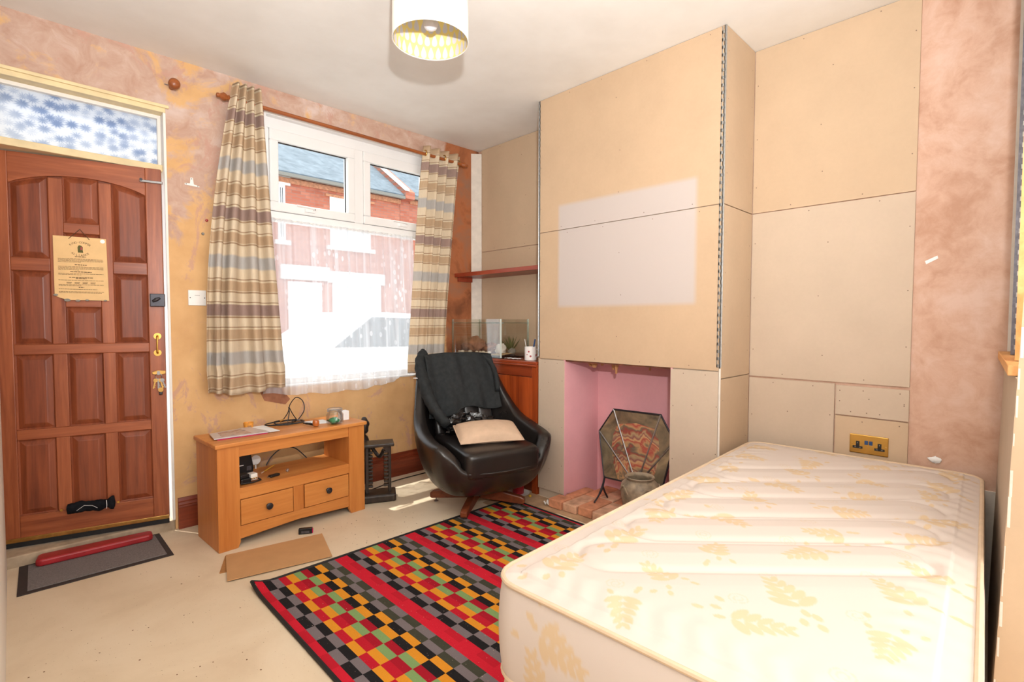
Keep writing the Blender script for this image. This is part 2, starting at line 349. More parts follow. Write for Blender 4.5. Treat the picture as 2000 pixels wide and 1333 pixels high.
# fire-screen panels: mirror, with the rug's swirled reflection painted into the colour
t = NT('painted_reflection'); ln = t.node('ShaderNodeVectorMath', operation='LENGTH'); t.l.new(t.coord((.1, 1, 1.2), (0, .03, -.16)), ln.inputs[0])
val = t.math('FRACT', t.math('ADD', t.math('MULTIPLY', ln.outputs['Value'], 7.0), t.math('MULTIPLY', t.noise(7, 3, None, .5, .8), 2.6)))
col = t.ramp(val, [(0, lin((112, 100, 84))), (.14, lin((188, 146, 104))), (.30, lin((168, 76, 68))), (.44, lin((206, 164, 116))), (.58, lin((138, 84, 82))), (.74, lin((176, 150, 112))), (.88, lin((150, 70, 62))), (1, lin((112, 100, 84)))])
t.fin(col, .2, .2, .6)
t = NT('smoked_mirror'); t.fin(t.ramp(t.noise(5, 4, None, .6, 1.5), [(.35, lin((104, 96, 84))), (.65, lin((184, 164, 132)))]), .16, .6, .6)
# pot band decoration
# mattress ticking: white damask with gold leaf print stored per vertex
t = NT('mattress_ticking'); at = t.node('ShaderNodeAttribute', attribute_name='print'); n = t.noise(300, 2)
col = t.mix(at.outputs['Fac'], lin((212, 199, 190)), lin((212, 188, 156))); t.bump(n, .08, .001); t.fin(col, .85, 0, .2)
plain('mattress_tape', (214, 190, 162), .85, 0, .2, .05, 30)

# outdoors
t = NT('street_brick'); b = t.node('ShaderNodeTexBrick'); b.inputs['Scale'].default_value = 1.0; b.inputs['Brick Width'].default_value = .23; b.inputs['Row Height'].default_value = .075; b.inputs['Mortar Size'].default_value = .006
b.inputs['Color1'].default_value = lin((184, 104, 82))+(1,); b.inputs['Color2'].default_value = lin((202, 128, 104))+(1,); b.inputs['Mortar'].default_value = lin((166, 126, 112))+(1,)
mp = t.node('ShaderNodeMapping'); tc = t.node('ShaderNodeTexCoord'); t.l.new(tc.outputs['Object'], mp.inputs[0]); mp.inputs['Rotation'].default_value = (PI/2, 0, 0); t.l.new(mp.outputs[0], b.inputs['Vector'])
t.fin(t.mix(t.step(t.noise(1.2, 5), .55, .7), b.outputs[0], lin((160, 88, 70))), .9, 0, .1)
t = NT('street_slate'); n = t.noise(3, 6, t.coord((1, 1, 1)), .65, .6); sl = t.noise(9, 4, t.coord((1, .3, 6)))
t.fin(t.ramp(t.math('ADD', t.math('MULTIPLY', n, .6), t.math('MULTIPLY', sl, .4)), [(.35, lin((84, 94, 102))), (.65, lin((122, 132, 140)))]), .7, 0, .3)
plain('asphalt', (150, 148, 146), .9, 0, .2, .1, 8); plain('pavement', (196, 192, 186), .9, 0, .2, .08, 6)
plain('car_paint', (236, 238, 240), .2, 0, .6, .02); plain('car_glass', (70, 84, 92), .08, 0, .7, .1); plain('tyre', (28, 28, 28), .8); plain('curtain_far', (214, 220, 226), .8); plain('silver_paint', (178, 184, 190), .25, .4, .6, .04)

# ================================================================== THE SETTING
H = 2.5
def holed(xs, zs, holes, y0, y1):           # wall slab in the x-z plane with rectangular holes
    mb = MB(); xs = sorted(set(xs)); zs = sorted(set(zs))
    solid = lambda i, j: 0 <= i < len(xs)-1 and 0 <= j < len(zs)-1 and not any(a <= (xs[i]+xs[i+1])/2 <= b and c <= (zs[j]+zs[j+1])/2 <= d for a, b, c, d in holes)
    for i in range(len(xs)-1):
        for j in range(len(zs)-1):
            if not solid(i, j): continue
            a, b, c, d = xs[i], xs[i+1], zs[j], zs[j+1]
            mb.add([(a, y0, c), (b, y0, c), (b, y0, d), (a, y0, d)], [(0, 1, 2, 3)]); mb.add([(a, y1, c), (b, y1, c), (b, y1, d), (a, y1, d)], [(3, 2, 1, 0)])
            if not solid(i-1, j): mb.add([(a, y0, c), (a, y0, d), (a, y1, d), (a, y1, c)], [(0, 1, 2, 3)])
            if not solid(i+1, j): mb.add([(b, y0, c), (b, y1, c), (b, y1, d), (b, y0, d)], [(0, 1, 2, 3)])
            if not solid(i, j-1): mb.add([(a, y0, c), (a, y1, c), (b, y1, c), (b, y0, c)], [(0, 1, 2, 3)])
            if not solid(i, j+1): mb.add([(a, y0, d), (b, y0, d), (b, y1, d), (a, y1, d)], [(0, 1, 2, 3)])
    return mb
WT = .12
DX0, DX1, DZ1 = -2.84, -2.145, 2.232
WX0, WX1, WZ0, WZ1 = -1.655, -.42, .715, 2.36
struct(boxo('floor', -3.0, .15, -4.9, WT, -.1, 0, 'floor_screed'))
struct(boxo('ceiling', -3.0, .15, -4.9, WT, H, H+.1, 'ceiling_paint'))
wall_back = holed([-3.0, DX0, DX1, WX0, WX1, .15], [0, WZ0, DZ1, WZ1, H], [(DX0, DX1, -1, DZ1), (WX0, WX1, WZ0, WZ1)], 0, WT).build('wall_back', 'wall_plaster'); struct(wall_back)
wall_left = MB().box(-3.0, -2.79, -4.9, -.1, 0, H).box(-3.0, DX0-.01, -.1, 0, 0, H).build('wall_left', 'white_paint'); struct(wall_left)
struct(boxo('wall_front', -2.79, .15, -4.9, -4.8, 0, H, 'white_paint'))
wall_right = boxo('wall_right', .009, .15, -4.8, 0, 0, H, 'pink_plaster'); struct(wall_right)
boxo('lime_strip', .002, .009, -3.14, -2.846, .0, .452, 'lime_plaster', wall_right)

# plasterboard sheets: every sheet is a piece of its own, screw heads joined per sheet
def panel_x(parent, x, y0, y1, z0, z1, mat='plasterboard', scr=True, th=.011, side=-1, seed=0):
    g = .0016
    p = boxo('plasterboard_panel', x, x-side*th, y0+g, y1-g, z0+g, z1-g, mat, parent, .0012)
    if scr:
        r = random.Random(seed+int(abs(y0*100))+int(z0*100)); mb = MB(); xs = x+side*.0006
        W_, H_ = y1-y0, z1-z0; ny = max(2, int(W_/.24)); nz = max(2, int(H_/.24)); pts = []
        for i in range(ny): pts += [(y0+.02+(W_-.04)*(i+.5)/ny, z0+.02), (y0+.02+(W_-.04)*(i+.3)/ny, z1-.02)]
        for j in range(nz): pts += [(y0+.018, z0+.02+(H_-.04)*(j+.5)/nz), (y1-.018, z0+.02+(H_-.04)*(j+.4)/nz), ((y0+y1)/2, z0+.02+(H_-.04)*(j+.45)/nz)]
        for a, b in pts:
            a += r.uniform(-.03, .03) if abs(a-(y0+.018)) > .001 and abs(a-(y1-.018)) > .001 else 0; b += r.uniform(-.03, .03) if abs(b-z0-.02) > .001 and abs(b-z1+.02) > .001 else 0
            a = min(max(a, y0+.012), y1-.012); b = min(max(b, z0+.012), z1-.012)
            mb.add([(xs, a+0.0028*math.cos(k*PI/3), b+0.0028*math.sin(k*PI/3)) for k in range(6)], [tuple(range(6))])
        tag(mb.build('screw_heads', 'screw_zinc', p), kind='stuff')
    return p
BX, BY0, BY1 = -.352, -1.0, -2.173
# left alcove sheets, right alcove sheets
panel_x(wall_right, -.002, -1.0, -.05, 1.682, H); panel_x(wall_right, -.002, -1.0, -.05, .88, 1.68, seed=3)
panel_x(wall_right, -.002, -2.843, BY1, 1.678, H, seed=5); panel_x(wall_right, -.002, -2.843, BY1, .84, 1.677, 'plasterboard_dusty', seed=6)
panel_x(wall_right, -.002, -2.564, BY1, 0, .835, 'plasterboard_dusty', seed=7); panel_x(wall_right, -.002, -2.843, -2.566, .69, .83, 'plasterboard_dusty', seed=8); panel_x(wall_right, -.002, -2.843, -2.566, 0, .688, seed=9)
struct(MB().prism([(-.004, -.052), (-.07, 0), (.0, 0)], 2, .86, 2.47).build('trim_1', 'lime_plaster'))
# chimney breast with its fireplace opening
FY0, FY1, FZ = -1.216, -1.914, .884
bx = BX+.011
cb = MB().box(bx, .009, BY1+.011, FY1-.012, 0, H).box(bx, .009, FY0+.012, BY0-.002, 0, H).box(bx, .009, FY1-.012, FY0+.012, FZ+.012, H).build('wall_chimney', 'plasterboard_dusty'); struct(cb)
panel_x(cb, BX, BY1, BY0, 1.678, H, 'plasterboard_unfaded', seed=11); panel_x(cb, BX, BY1, BY0, FZ+.002, 1.677, 'plasterboard_unfaded', seed=12)
panel_x(cb, BX, FY0, BY0, .052, FZ, 'plasterboard_dusty', seed=13); panel_x(cb, BX, BY1, FY1, .03, FZ, 'plasterboard_dusty', seed=14)
def panel_y(parent, y, x0, x1, z0, z1, mat, side=-1):
    p = boxo('plasterboard_panel', x0, x1, y, y-side*.011, z0+.0016, z1-.0016, mat, parent, .0012); mb = MB(); r = random.Random(int(z0*50)+int(y*70))
    for j in range(max(2, int((z1-z0)/.19))):
        for xx in (x0+.03, x1-.03):
            zz = z0+.04+(z1-z0-.08)*(j+r.uniform(.3, .7))/max(2, int((z1-z0)/.19)); mb.add([(xx+0.0028*math.cos(k*PI/3), y+side*.0006, zz+0.0028*math.sin(k*PI/3)) for k in range(6)], [tuple(range(6))])
    tag(mb.build('screw_heads', 'screw_zinc', p), kind='stuff'); return p
for z0, z1 in ((1.678, H), (.85, 1.677), (0, .849)): panel_y(cb, BY1, BX+.0, -.003, z0, z1, 'plasterboard')
panel_y(cb, BY0, BX, -.003, .88, H, 'plasterboard', 1)
# pink fire lining and dark brick lintel
boxo('fire_lining_panel', BX+.003, .006, FY0, FY0+.011, .0, FZ+.004, 'plasterboard_pink', cb); boxo('fire_lining_panel', BX+.003, .006, FY1-.011, FY1, .0, FZ+.004, 'plasterboard_pink', cb)
boxo('fire_lining_panel', -.006, .006, FY1, FY0, 0, FZ+.004, 'plasterboard_pink', cb); boxo('lintel', BX+.012, .006, FY1, FY0, FZ-.006, FZ+.012, 'brick_dark', cb)
mb = MB()
for y, s_, d_ in ((-1.33, .03, .03), (-1.37, .035, .035), (-1.47, .02, .045), (-1.53, .018, .06), (-1.72, .012, .03), (-1.41, .02, .02)):
    mb.lathe([(0, -d_), (s_*.35, -d_*.9), (s_*.5, -d_*.4), (s_, 0), (s_, .004)], 8, (BX+.08+random.random()*.1, y, FZ-.006))
tag(mb.build('plaster_drips', 'drip', cb, smooth=True), kind='stuff')
# galvanised corner beads
def bead(name, x, y, z0, z1, sy, wdt=.020):
    mb = MB(); mb.tube([(x-.001, y, z0), (x-.001, y, z1)], .0035, 8)
    n = int((z1-z0)/.034)
    for k in range(n):
        za = z0+(z1-z0)*k/n; zb = z0+(z1-z0)*(k+1)/n
        mb.box(x-.0022, x-.0006, y, y+sy*wdt, za, za+(zb-za)*.42)
    mb.box(x-.0022, x-.0006, y, y+sy*wdt*.28, z0, z1); mb.box(x-.0022, x-.0006, y+sy*wdt*.78, y+sy*wdt, z0, z1)
    return mb.build(name, 'galvanised', cb)
bead('corner_bead', BX, BY1, .905, H-.005, 1); bead('corner_bead', BX, BY0, .9, H-.005, -1, .012)
boxo('joint_tape', BX-.0012, BX, BY1-.001, BY1+.008, .05, .90, 'lime_plaster', cb)

# skirting boards, stone threshold, hearth slab
sk = [(0, 0), (-.020, 0), (-.020, .118), (-.016, .124), (-.019, .131), (-.014, .142), (-.014, .150), (-.009, .166), (0, .166)]
struct(MB().prism(sk, 0, DX1+.012, -.36).build('baseboard_back', 'skirting_wood'), 'dark red-brown moulded skirting board under the window')
struct(MB().box(DX0, DX1, .0, WT+.12, -.02, .052).build('trim_2', 'stone_step', bevel=.006), 'worn stone threshold under the front door')
struct(MB().prism([(-.70, -.86), (-.36, -.86), (-.36, -2.15), (-.50, -2.15), (-.50, -1.30), (-.70, -1.02)], 2, -.02, .006).build('trim_3', 'hearth_concrete'), 'rough brown concrete hearth patch in the floor')
# torn plaster on the window wall
tag(MB().prism([(-1.72, .735), (-1.60, .735), (-1.53, .64), (-1.56, .61), (-1.68, .645)], 1, -.0025, .0).build('bare_plaster', 'plaster_raw', wall_back))

# ---- stud wall stub on the right: plasterboarded below, opening with a pine sill above
stub = MB().add([(-.004, -3.112, 0), (-1.0, -3.152, 0), (-1.0, -3.40, 0), (-.004, -3.40, 0), (-.004, -3.132, .98), (-1.0, -3.180, .98), (-1.0, -3.40, .98), (-.004, -3.40, .98)],
                [(0, 1, 5, 4), (1, 2, 6, 5), (2, 3, 7, 6), (3, 0, 4, 7), (4, 5, 6, 7), (0, 3, 2, 1)]).build('wall_stub', 'plasterboard_dusty'); struct(stub)
MB().add([(-1.0, -3.153, 0), (-1.012, -3.153, 0), (-1.012, -3.40, 0), (-1.0, -3.40, 0), (-1.0, -3.186, 1.25), (-1.012, -3.186, 1.25), (-1.012, -3.40, 1.25), (-1.0, -3.40, 1.25)],
         [(0, 1, 5, 4), (1, 2, 6, 5), (2, 3, 7, 6), (3, 0, 4, 7), (4, 5, 6, 7), (0, 3, 2, 1)]).build('plasterboard_panel', 'plasterboard', stub)
mb = MB(); r_ = random.Random(3)
for k in range(13): 
    z = .05+k*.085+r_.uniform(-.03, .03); yy = -3.153-.033*z/1.25; s_ = r_.uniform(.0, .004); mb.box(-1.0135, -1.0115, yy-s_-.003, yy-.001, z-r_.uniform(.01, .05), z+r_.uniform(.008, .04))
tag(mb.build('torn_edge', 'lime_plaster', stub), kind='stuff')
MB().prism([(-.004, -3.112), (-.86, -3.158), (-.86, -3.30), (-.004, -3.30)], 2, .982, 1.010).build('sill', 'pine_raw', stub, bevel=.002)
boxo('insulation_strip', -.30, -.02, -3.30, -3.152, 1.012, H, 'foil', stub); boxo('stud', -.66, -.50, -3.30, -3.168, 1.012, H, 'pine_raw', stub); boxo('lining_edge', -.03, -.004, -3.30, -3.138, 1.012, H, 'lime_plaster', stub)
mb = MB()
for k in range(40): mb.box(-.302, -.2995, -3.17, -3.160, 1.03+k*.036, 1.045+k*.036)
tag(mb.build('bead_slots', 'galvanised', stub), kind='stuff')

# ---- window
win = bpy.data.objects.new('window_1', None); COL.objects.link(win); struct(win, 'white plastic-framed window with two top lights over a fixed pane')
fy0, fy1 = .045, .105
def ring(x0, x1, z0, z1, wl, wr, wb, wt, y0, y1):
    return MB().box(x0, x1, y0, y1, z1-wt, z1).box(x0, x1, y0, y1, z0, z0+wb).box(x0, x0+wl, y0, y1, z0+wb, z1-wt).box(x1-wr, x1, y0, y1, z0+wb, z1-wt)
ring(WX0, WX1, WZ0, WZ1, .04, .04, .05, .075, fy0, fy1).build('frame', 'white_upvc', win, bevel=.004)
boxo('transom', WX0+.04, WX1-.04, fy0-.004, fy1, 1.735, 1.79, 'white_upvc', win, .004); boxo('mullion', -1.064, -1.0, fy0-.004, fy1, 1.79, WZ1-.075, 'white_upvc', win, .004)
def sash(x0, x1, hx):
    s = ring(x0, x1, 1.792, WZ1-.077, .052, .052, .056, .066, fy0-.014, fy1-.01).build('sash', 'white_upvc', win, bevel=.006)
    boxo('gasket', x0+.046, x1-.046, .062, .070, 2.211, 2.219, 'gasket', s); boxo('gasket', x1-.056, x1-.050, .062, .070, 1.846, 2.215, 'gasket', s)
    boxo('pane', x0+.05, x1-.05, .072, .078, 1.846, 2.219, 'window_glass', s)
    MB().box(hx-.03, hx+.03, .012, .032, 1.808, 1.826).tube([(hx+.02, .02, 1.826), (hx+.02, .0, 1.832), (hx-.09, -.004, 1.836)], [.009, .008, .005], 8).build('handle', 'white_upvc', s, smooth=True)
    MB().lathe([(.009, 0), (.009, .008), (.005, .01)], 10, (hx+.028, .02, 1.826)).build('handle_lock', 'steel', s)
sash(-1.615, -1.064, -1.38); sash(-1.0, -.46, -.70)
boxo('pane', WX0+.03, WX1-.03, .072, .078, WZ0+.04, 1.74, 'window_glass', win)
boxo('sill', WX0+.001, WX1-.001, .0, fy0, WZ0, WZ0+.012, 'white_upvc', win, .002)
boxo('head_reveal', WX0+.001, WX1-.001, .0, fy0, WZ1-.012, WZ1, 'white_upvc', win); boxo('side_reveal', WX0, WX0+.012, .0, fy0, WZ0+.012, WZ1-.012, 'white_upvc', win)

# ---- door frame with frosted fanlight, door standing ajar
df = bpy.data.objects.new('window_2', None); COL.objects.link(df); struct(df, 'cream-painted door frame with patterned frosted fanlight above the front door')
MB().box(DX0, DX1, -.006, WT, 2.205, DZ1).build('frame_head', 'cream_paint', df, bevel=.003)
boxo('frame_jamb', DX1-.012, DX1, -.006, WT+.10, 0.052, 2.205, 'white_paint', df, .002); boxo('frame_jamb', DX0-.02, DX0+.03, -.006, WT+.10, .052, 2.205, 'cream_paint', df, .002)
boxo('frame_bar', DX0+.03, DX1-.012, .03, WT+.10, 1.908, 1.942, 'cream_paint', df, .003)
boxo('glazing_bead', DX0+.03, DX1-.012, .06, .085, 2.188, 2.205, 'white_paint', df); boxo('glazing_bead', DX1-.026, DX1-.012, .06, .085, 1.942, 2.188, 'white_paint', df)
MB().box(DX0-.02, DX1+.014, -.016, -.004, DZ1-.004, DZ1+.012).build('architrave', 'cream_paint', df, bevel=.003)
boxo('pane', DX0+.03, DX1-.014, .086, .092, 1.942, 2.2, 'frosted_glass', df)

dang = -math.atan2(.152, .608)
door = bpy.data.objects.new('door_1', None); COL.objects.link(door); door.location = (-2.178, -.032, 0); door.rotation_euler = (0, 0, dang)
struct(door, 'reddish-brown hardwood panelled front door standing slightly ajar')
DW = .652; zb, zt = .08, 1.902; FD = .0; TH = .044       # local: x from -DW to 0, front face y=0, back y=TH
boxo('core', -DW, 0, .018, TH-.012, zb, zt, 'mahogany_dark', door)
cols = [(-.583, -.444), (-.392, -.256), (-.206, -.067)]; rows = [(.20, .56), (.608, .963), (1.01, 1.357), (1.418, 1.79)]
boxo('stile', -.067, 0, 0, TH, zb, zt, 'mahogany', door, .003); boxo('stile', -DW, -.583, 0, TH, zb, zt, 'mahogany', door, .003)
for z0, z1 in ((zb, .20), (.56, .608), (.963, 1.01)): boxo('rail', -.583, -.067, 0, TH, z0, z1, 'mahogany_x', door, .003)
boxo('rail', -.583, -.444, 0, TH, 1.357, 1.418, 'mahogany_x', door, .003); boxo('rail', -.206, -.067, 0, TH, 1.357, 1.418, 'mahogany_x', door, .003)
for x0, x1 in ((-.444, -.392), (-.256, -.206)):
    for z0, z1 in ((.20, .56), (.608, .963), (1.01, 1.83)): boxo('muntin', x0, x1, 0, TH, z0, z1 if z1 < 1.8 else 1.80, 'mahogany', door, .003)
boxo('rail', -.392, -.256, 0, TH, 1.189, 1.235, 'mahogany_x', door, .003); boxo('rail', -.392, -.256, 0, TH, 1.545, 1.594, 'mahogany_x', door, .003)
arch = lambda x: 1.755+.060*max(0, 1-((x+.325)/.262)**2)**.8
xs_ = np.linspace(-.583, -.067, 25)
MB().prism([(-.583, zt), (-.067, zt)]+[(x, arch(x)) for x in xs_[::-1]], 1, 0, TH).build('rail', 'mahogany_x', door, bevel=.002)
def dpanel(x0, x1, z0, z1, top=None):
    def loop(m, y):
        b = [(x0+m, y, z0+m), (x1-m, y, z0+m)]
        tp = [(x, y, (top(x) if top else z1)-m) for x in np.linspace(x1-m, x0+m, 9 if top else 2)]
        return b+tp
    mb = MB(); L0, L1, L2, L3 = loop(.0, .010), loop(.006, .014), loop(.026, .004), loop(.030, .003)
    for a, b in ((L0, L1), (L1, L2)):
        n = len(a); mb.add(a+b, [(i, (i+1) % n, n+(i+1) % n, n+i) for i in range(n)])
    mb.frustum(L2, L3); mb.build('panel', 'mahogany_dark', door)
for r in range(4):
    for c_ in range(3):
        x0, x1 = cols[c_]; z0, z1 = rows[r]
        if c_ == 1 and r == 2: dpanel(x0, x1, 1.01, 1.189); dpanel(x0, x1, 1.235, 1.545)
        elif c_ == 1 and r == 3: dpanel(x0, x1, 1.594, 1.8, arch)
        elif r == 3: dpanel(x0, x1, z0, z1, arch)
        else: dpanel(x0, x1, z0, z1)
boxo('draught_bar', -DW, 0, -.008, .0, zb, zb+.02, 'brass_dull', door, .002); boxo('draught_seal', -DW, 0, -.004, .012, .056, zb, 'black_rubber', door)
lk = boxo('rim_lock', -.058, .006, -.02, 0, 1.196, 1.262, 'dark_metal', door, .003)
MB().tube([(-.046, -.024, 1.222), (-.03, -.027, 1.232), (-.014, -.024, 1.240)], [.006, .010, .005], 10).build('lock_knob', 'dark_metal', lk, smooth=True)
pl = MB().lathe([(.0, 0), (.017, 0), (.017, .003), (.011, .006), (0, .007)], 16, (0, 0, 0), 1).xf(Matrix.Translation((-.031, -.007, 1.043))).build('pull_rose', 'brass', door, smooth=True)
MB().lathe([(.0, 0), (.017, 0), (.017, .003), (.011, .006), (0, .007)], 16, (0, 0, 0), 1).xf(Matrix.Translation((-.032, -.007, .957))).build('pull_rose', 'brass', door, smooth=True)
MB().tube([(-.031, -.006, 1.043), (-.031, -.026, 1.036), (-.0315, -.030, 1.0), (-.032, -.026, .964), (-.032, -.006, .957)], [.006, .005, .004, .005, .006], 8).build('door_pull', 'brass', door, smooth=True)
MB().prism([(-.058, .858), (-.035, .866), (.0, .862), (.0, .846), (-.03, .84), (-.058, .846)], 1, -.006, 0).build('escutcheon', 'brass_dull', door, bevel=.002)
boxo('door_stay', -.088, .008, -.012, 0, 1.826, 1.838, 'steel', door, .002); MB().lathe([(0, 0), (.007, 0), (.007, .012), (0, .013)], 10, (-.082, -.014, 1.838), 1).build('stay_knob', 'dark_metal', door)
# keys, letterbox rag, notice: separate things hanging on the door
def ondoor(o): o.location = door.location; o.rotation_euler = door.rotation_euler; return o
k = ondoor(thing('key_bunch', 'bunch of metal keys hanging from the front door lock', 'keys'))
MB().tube([(-.03+.014*math.cos(a), -.012, .835+.014*math.sin(a)) for a in np.linspace(0, 2*PI, 14)[:-1]], .0016, 6, True).build('key_ring', 'steel', k, smooth=True)
MB().box(-.036, -.024, -.016, -.006, .842, .862).build('key', 'steel', k)
for dx, a, m_ in ((-.010, .25, 'brass_dull'), (-.002, .0, 'steel'), (.006, -.2, 'brass_dull'), (.012, -.3, 'steel')):
    q = MB().lathe([(.0, 0), (.010, 0), (.010, .002), (0, .002)], 10, (0, 0, -.012), 1).box(-.003, .003, 0, .002, -.055, -.02).box(.003, .006, 0, .002, -.05, -.045).box(.003, .006, 0, .002, -.04, -.036)
    q.xf(Matrix.Translation((-.03+dx, -.014-abs(dx)*.1, .826)) @ Matrix.Rotation(a, 4, 'Y')).build('key', m_, k)
MB().lathe([(0, 0), (.012, 0), (.012, .004), (0, .004)], 12, (-.022, -.016, .765), 1).build('fob', 'brass_dull', k); MB().tube([(-.026, -.014, .80), (-.022, -.014, .776)], .002, 6).build('chain', 'steel', k); MB().box(-.03, -.014, -.016, -.01, .738, .755).build('fob', 'dark_metal', k, bevel=.003)
rg = ondoor(thing('letterbox_rag', 'black cloth bundle stuffed over the letterbox low on the front door', 'cloth'))
def ragf(u, v):
    x = -.412+.19*v; a = 2*PI*u; rr = .024*(1+.25*math.sin(9*v+2)*math.sin(3*a)+.35*math.exp(-((v-.93)/.07)**2)-.3*math.exp(-((v-.82)/.04)**2)+.12*math.sin(25*v+5*a))
    if v < .01 or v > .99: rr = .002
    return (x, -.016+rr*.8*math.cos(a), .209+rr*math.sin(a))
MB().grid(ragf, 18, 40, True).build('bundle', 'black_cloth', rg, smooth=True, ang=80)
MB().tube([(-.255, -.038, .19), (-.253, -.042, .21), (-.255, -.036, .232)], .0014, 6).build('tie_string', 'white_card', rg)
MB().tube([(-.37, -.036, .20), (-.34, -.04, .222), (-.31, -.037, .215), (-.29, -.038, .20)], .0008, 6).build('tie_string', 'white_card', rg)
for x in (-.432, -.212): MB().lathe([(0, 0), (.006, 0), (.006, .006), (0, .008)], 10, (x, -.008, .205), 1).build('screw_hook', 'brass', rg)
nt = ondoor(thing('hanging_notice', 'tan printed notice board hanging by a cord on the front door', 'sign'))
NX0, NX1, NZ0, NZ1 = -.429, -.229, 1.226, 1.528
MB().prism([(NX0, NZ1), (NX1, NZ1-.002), (NX1+.005, NZ0-.004), (NX0+.05, NZ0-.004), (NX0+.02, NZ0+.006), (NX0, NZ0+.016)], 1, -.012, -.007).build('board', 'notice_card', nt, bevel=.0008)
cx = -.329
MB().tube([(cx-.042, -.0135, NZ1-.012), (cx-.002, -.011, 1.562), (cx, -.005, 1.566)], .0014, 6).build('cord', 'print_ink', nt); MB().tube([(cx+.036, -.0135, NZ1-.012), (cx+.002, -.011, 1.562), (cx, -.005, 1.566)], .0014, 6).build('cord', 'print_ink', nt)
def flat(vs, fs, mb, M): return mb.add([tuple(M @ Vector(v)) for v in vs], fs)
FACE = Matrix.Rotation(PI/2, 4, 'X')
for word, upper in (('KING·COOPER', True), ('ALLIANCE', False)):
    n = len(word)
    for i, ch in enumerate(word):
        f = (i/(n-1)-.5)*(2.1 if upper else 1.9); vs_, fs_ = textmesh(ch, .013)
        R_ = .037; zc = 1.470
        x = cx+R_*1.05*math.sin(f); z = zc+R_*.62*math.cos(f)+.004 if upper else zc-R_*.62*math.cos(f)-.012
        mb = MB(); flat(vs_, fs_, mb, Matrix.Translation((x, -.0126, z)) @ FACE @ Matrix.Rotation(-f*.6 if upper else f*.6, 4, 'Z')); mb.build('emblem_letter', 'print_ink', nt)
MB().prism([(cx-.009, 1.452), (cx-.010, 1.478), (cx-.005, 1.487), (cx+.004, 1.486), (cx+.010, 1.478), (cx+.009, 1.464), (cx+.011, 1.452)], 1, -.0127, -.012).build('emblem_figure', 'print_green', nt); MB().prism([(cx+.001, 1.464), (cx+.002, 1.482), (cx+.008, 1.476), (cx+.008, 1.466)], 1, -.0129, -.0122).build('emblem_figure', 'print_pink', nt)
mb = MB(); z = 1.426; r_ = random.Random(5)
def heading(z, w_): 
    x = cx-w_/2
    while x < cx+w_/2:
        l = r_.uniform(.006, .013); mb.box(x, min(x+l, cx+w_/2), -.0126, -.012, z, z+.0032); x += l+.002
def para(z, n, short=.5):
    for i in range(n):
        x = NX0+.016; xe = NX1-.014 if i < n-1 else NX0+.016+(NX1-NX0-.03)*short
        while x < xe:
            l = r_.uniform(.004, .014); mb.box(x, min(x+l, xe), -.0126, -.012, z-i*.0052, z-i*.0052+.0018); x += l+.0016
heading(1.430, .042); para(1.420, 4); heading(1.391, .045); para(1.382, 4, .45); heading(1.357, .08); para(1.349, 2, .5); heading(1.330, .09); heading(1.325, .04); para(1.317, 1, 1); 
for q in range(4): mb.box(cx-.055+q*.03, cx-.035+q*.03, -.0126, -.012, 1.307, 1.309); mb.box(cx-.055+q*.03, cx-.037+q*.03, -.0126, -.012, 1.302, 1.304)
para(1.296, 2, .5); heading(1.283, .02); para(1.274, 1, .85); para(1.262, 2, .95)
tag(mb.build('printed_lines', 'print_ink', nt), kind='stuff')
MB().lathe([(0, 0), (.0095, 0), (.0095, .0008), (0, .001)], 16, (NX1-.014, -.0134, NZ1-.016), 1).build('round_sticker', 'white_card', nt)
for x, z, s_ in ((NX0+.004, NZ0+.02, .010), (NX0+.046, NZ0-.004, .013), (NX0+.085, NZ0-.006, .010), (NX0+.12, NZ0-.003, .008), (NX0+.19, NZ0-.004, .007)):
    MB().lathe([(0, 0), (s_*.8, .001), (s_, .004), (0, .007)], 9, (0, 0, 0), 1).xf(Matrix.Translation((x, -.015, z)) @ Matrix.Scale(.6, 4, (0, 0, 1))).build('stone_chip', 'stone_chip', nt)

# ================================================================== LARGE OBJECTS
# ---- bed: divan base and mattress (two things)
BC = (-.985, -2.692); BR = .045; L_, W_ = 1.87, .86
dv = thing('divan_base', 'pale upholstered single divan base under the mattress', 'bed base', (BC[0], BC[1], 0), BR)
MB().box(-L_/2+.01, L_/2-.01, -W_/2+.01, W_/2-.01, .035, .275).build('base_box', 'divan_cloth', dv, bevel=.035, seg=4)
for sx in (-1, 1):
    for sy in (-1, 1): MB().lathe([(.0, .0105 if sx < 0 else 0), (.022, .0105 if sx < 0 else 0), (.025, .02), (.02, .04)], 12, (sx*(L_/2-.12), sy*(W_/2-.12), 0)).build('foot', 'black_plastic', dv)
mt = thing('mattress', 'white damask single mattress with gold leaf print and quilted top', 'mattress', (BC[0], BC[1], .276), BR)
MH = .235
nx, ny = 520, 250
gx = np.linspace(-L_/2, L_/2, nx); gy = np.linspace(-W_/2, W_/2, ny); GX, GY = np.meshgrid(gx, gy)
rc = .075
def roundrect(x, y):
    a, b = L_/2-rc, W_/2-rc; dx = np.maximum(np.abs(x)-a, 0); dy = np.maximum(np.abs(y)-b, 0); m = np.maximum(dx, dy); h = np.hypot(dx, dy)+1e-12
    s = np.where((dx > 0) & (dy > 0), m/h, 1.0); return np.sign(x)*(np.minimum(np.abs(x), a)+dx*s), np.sign(y)*(np.minimum(np.abs(y), b)+dy*s)
PX, PY = roundrect(GX, GY)
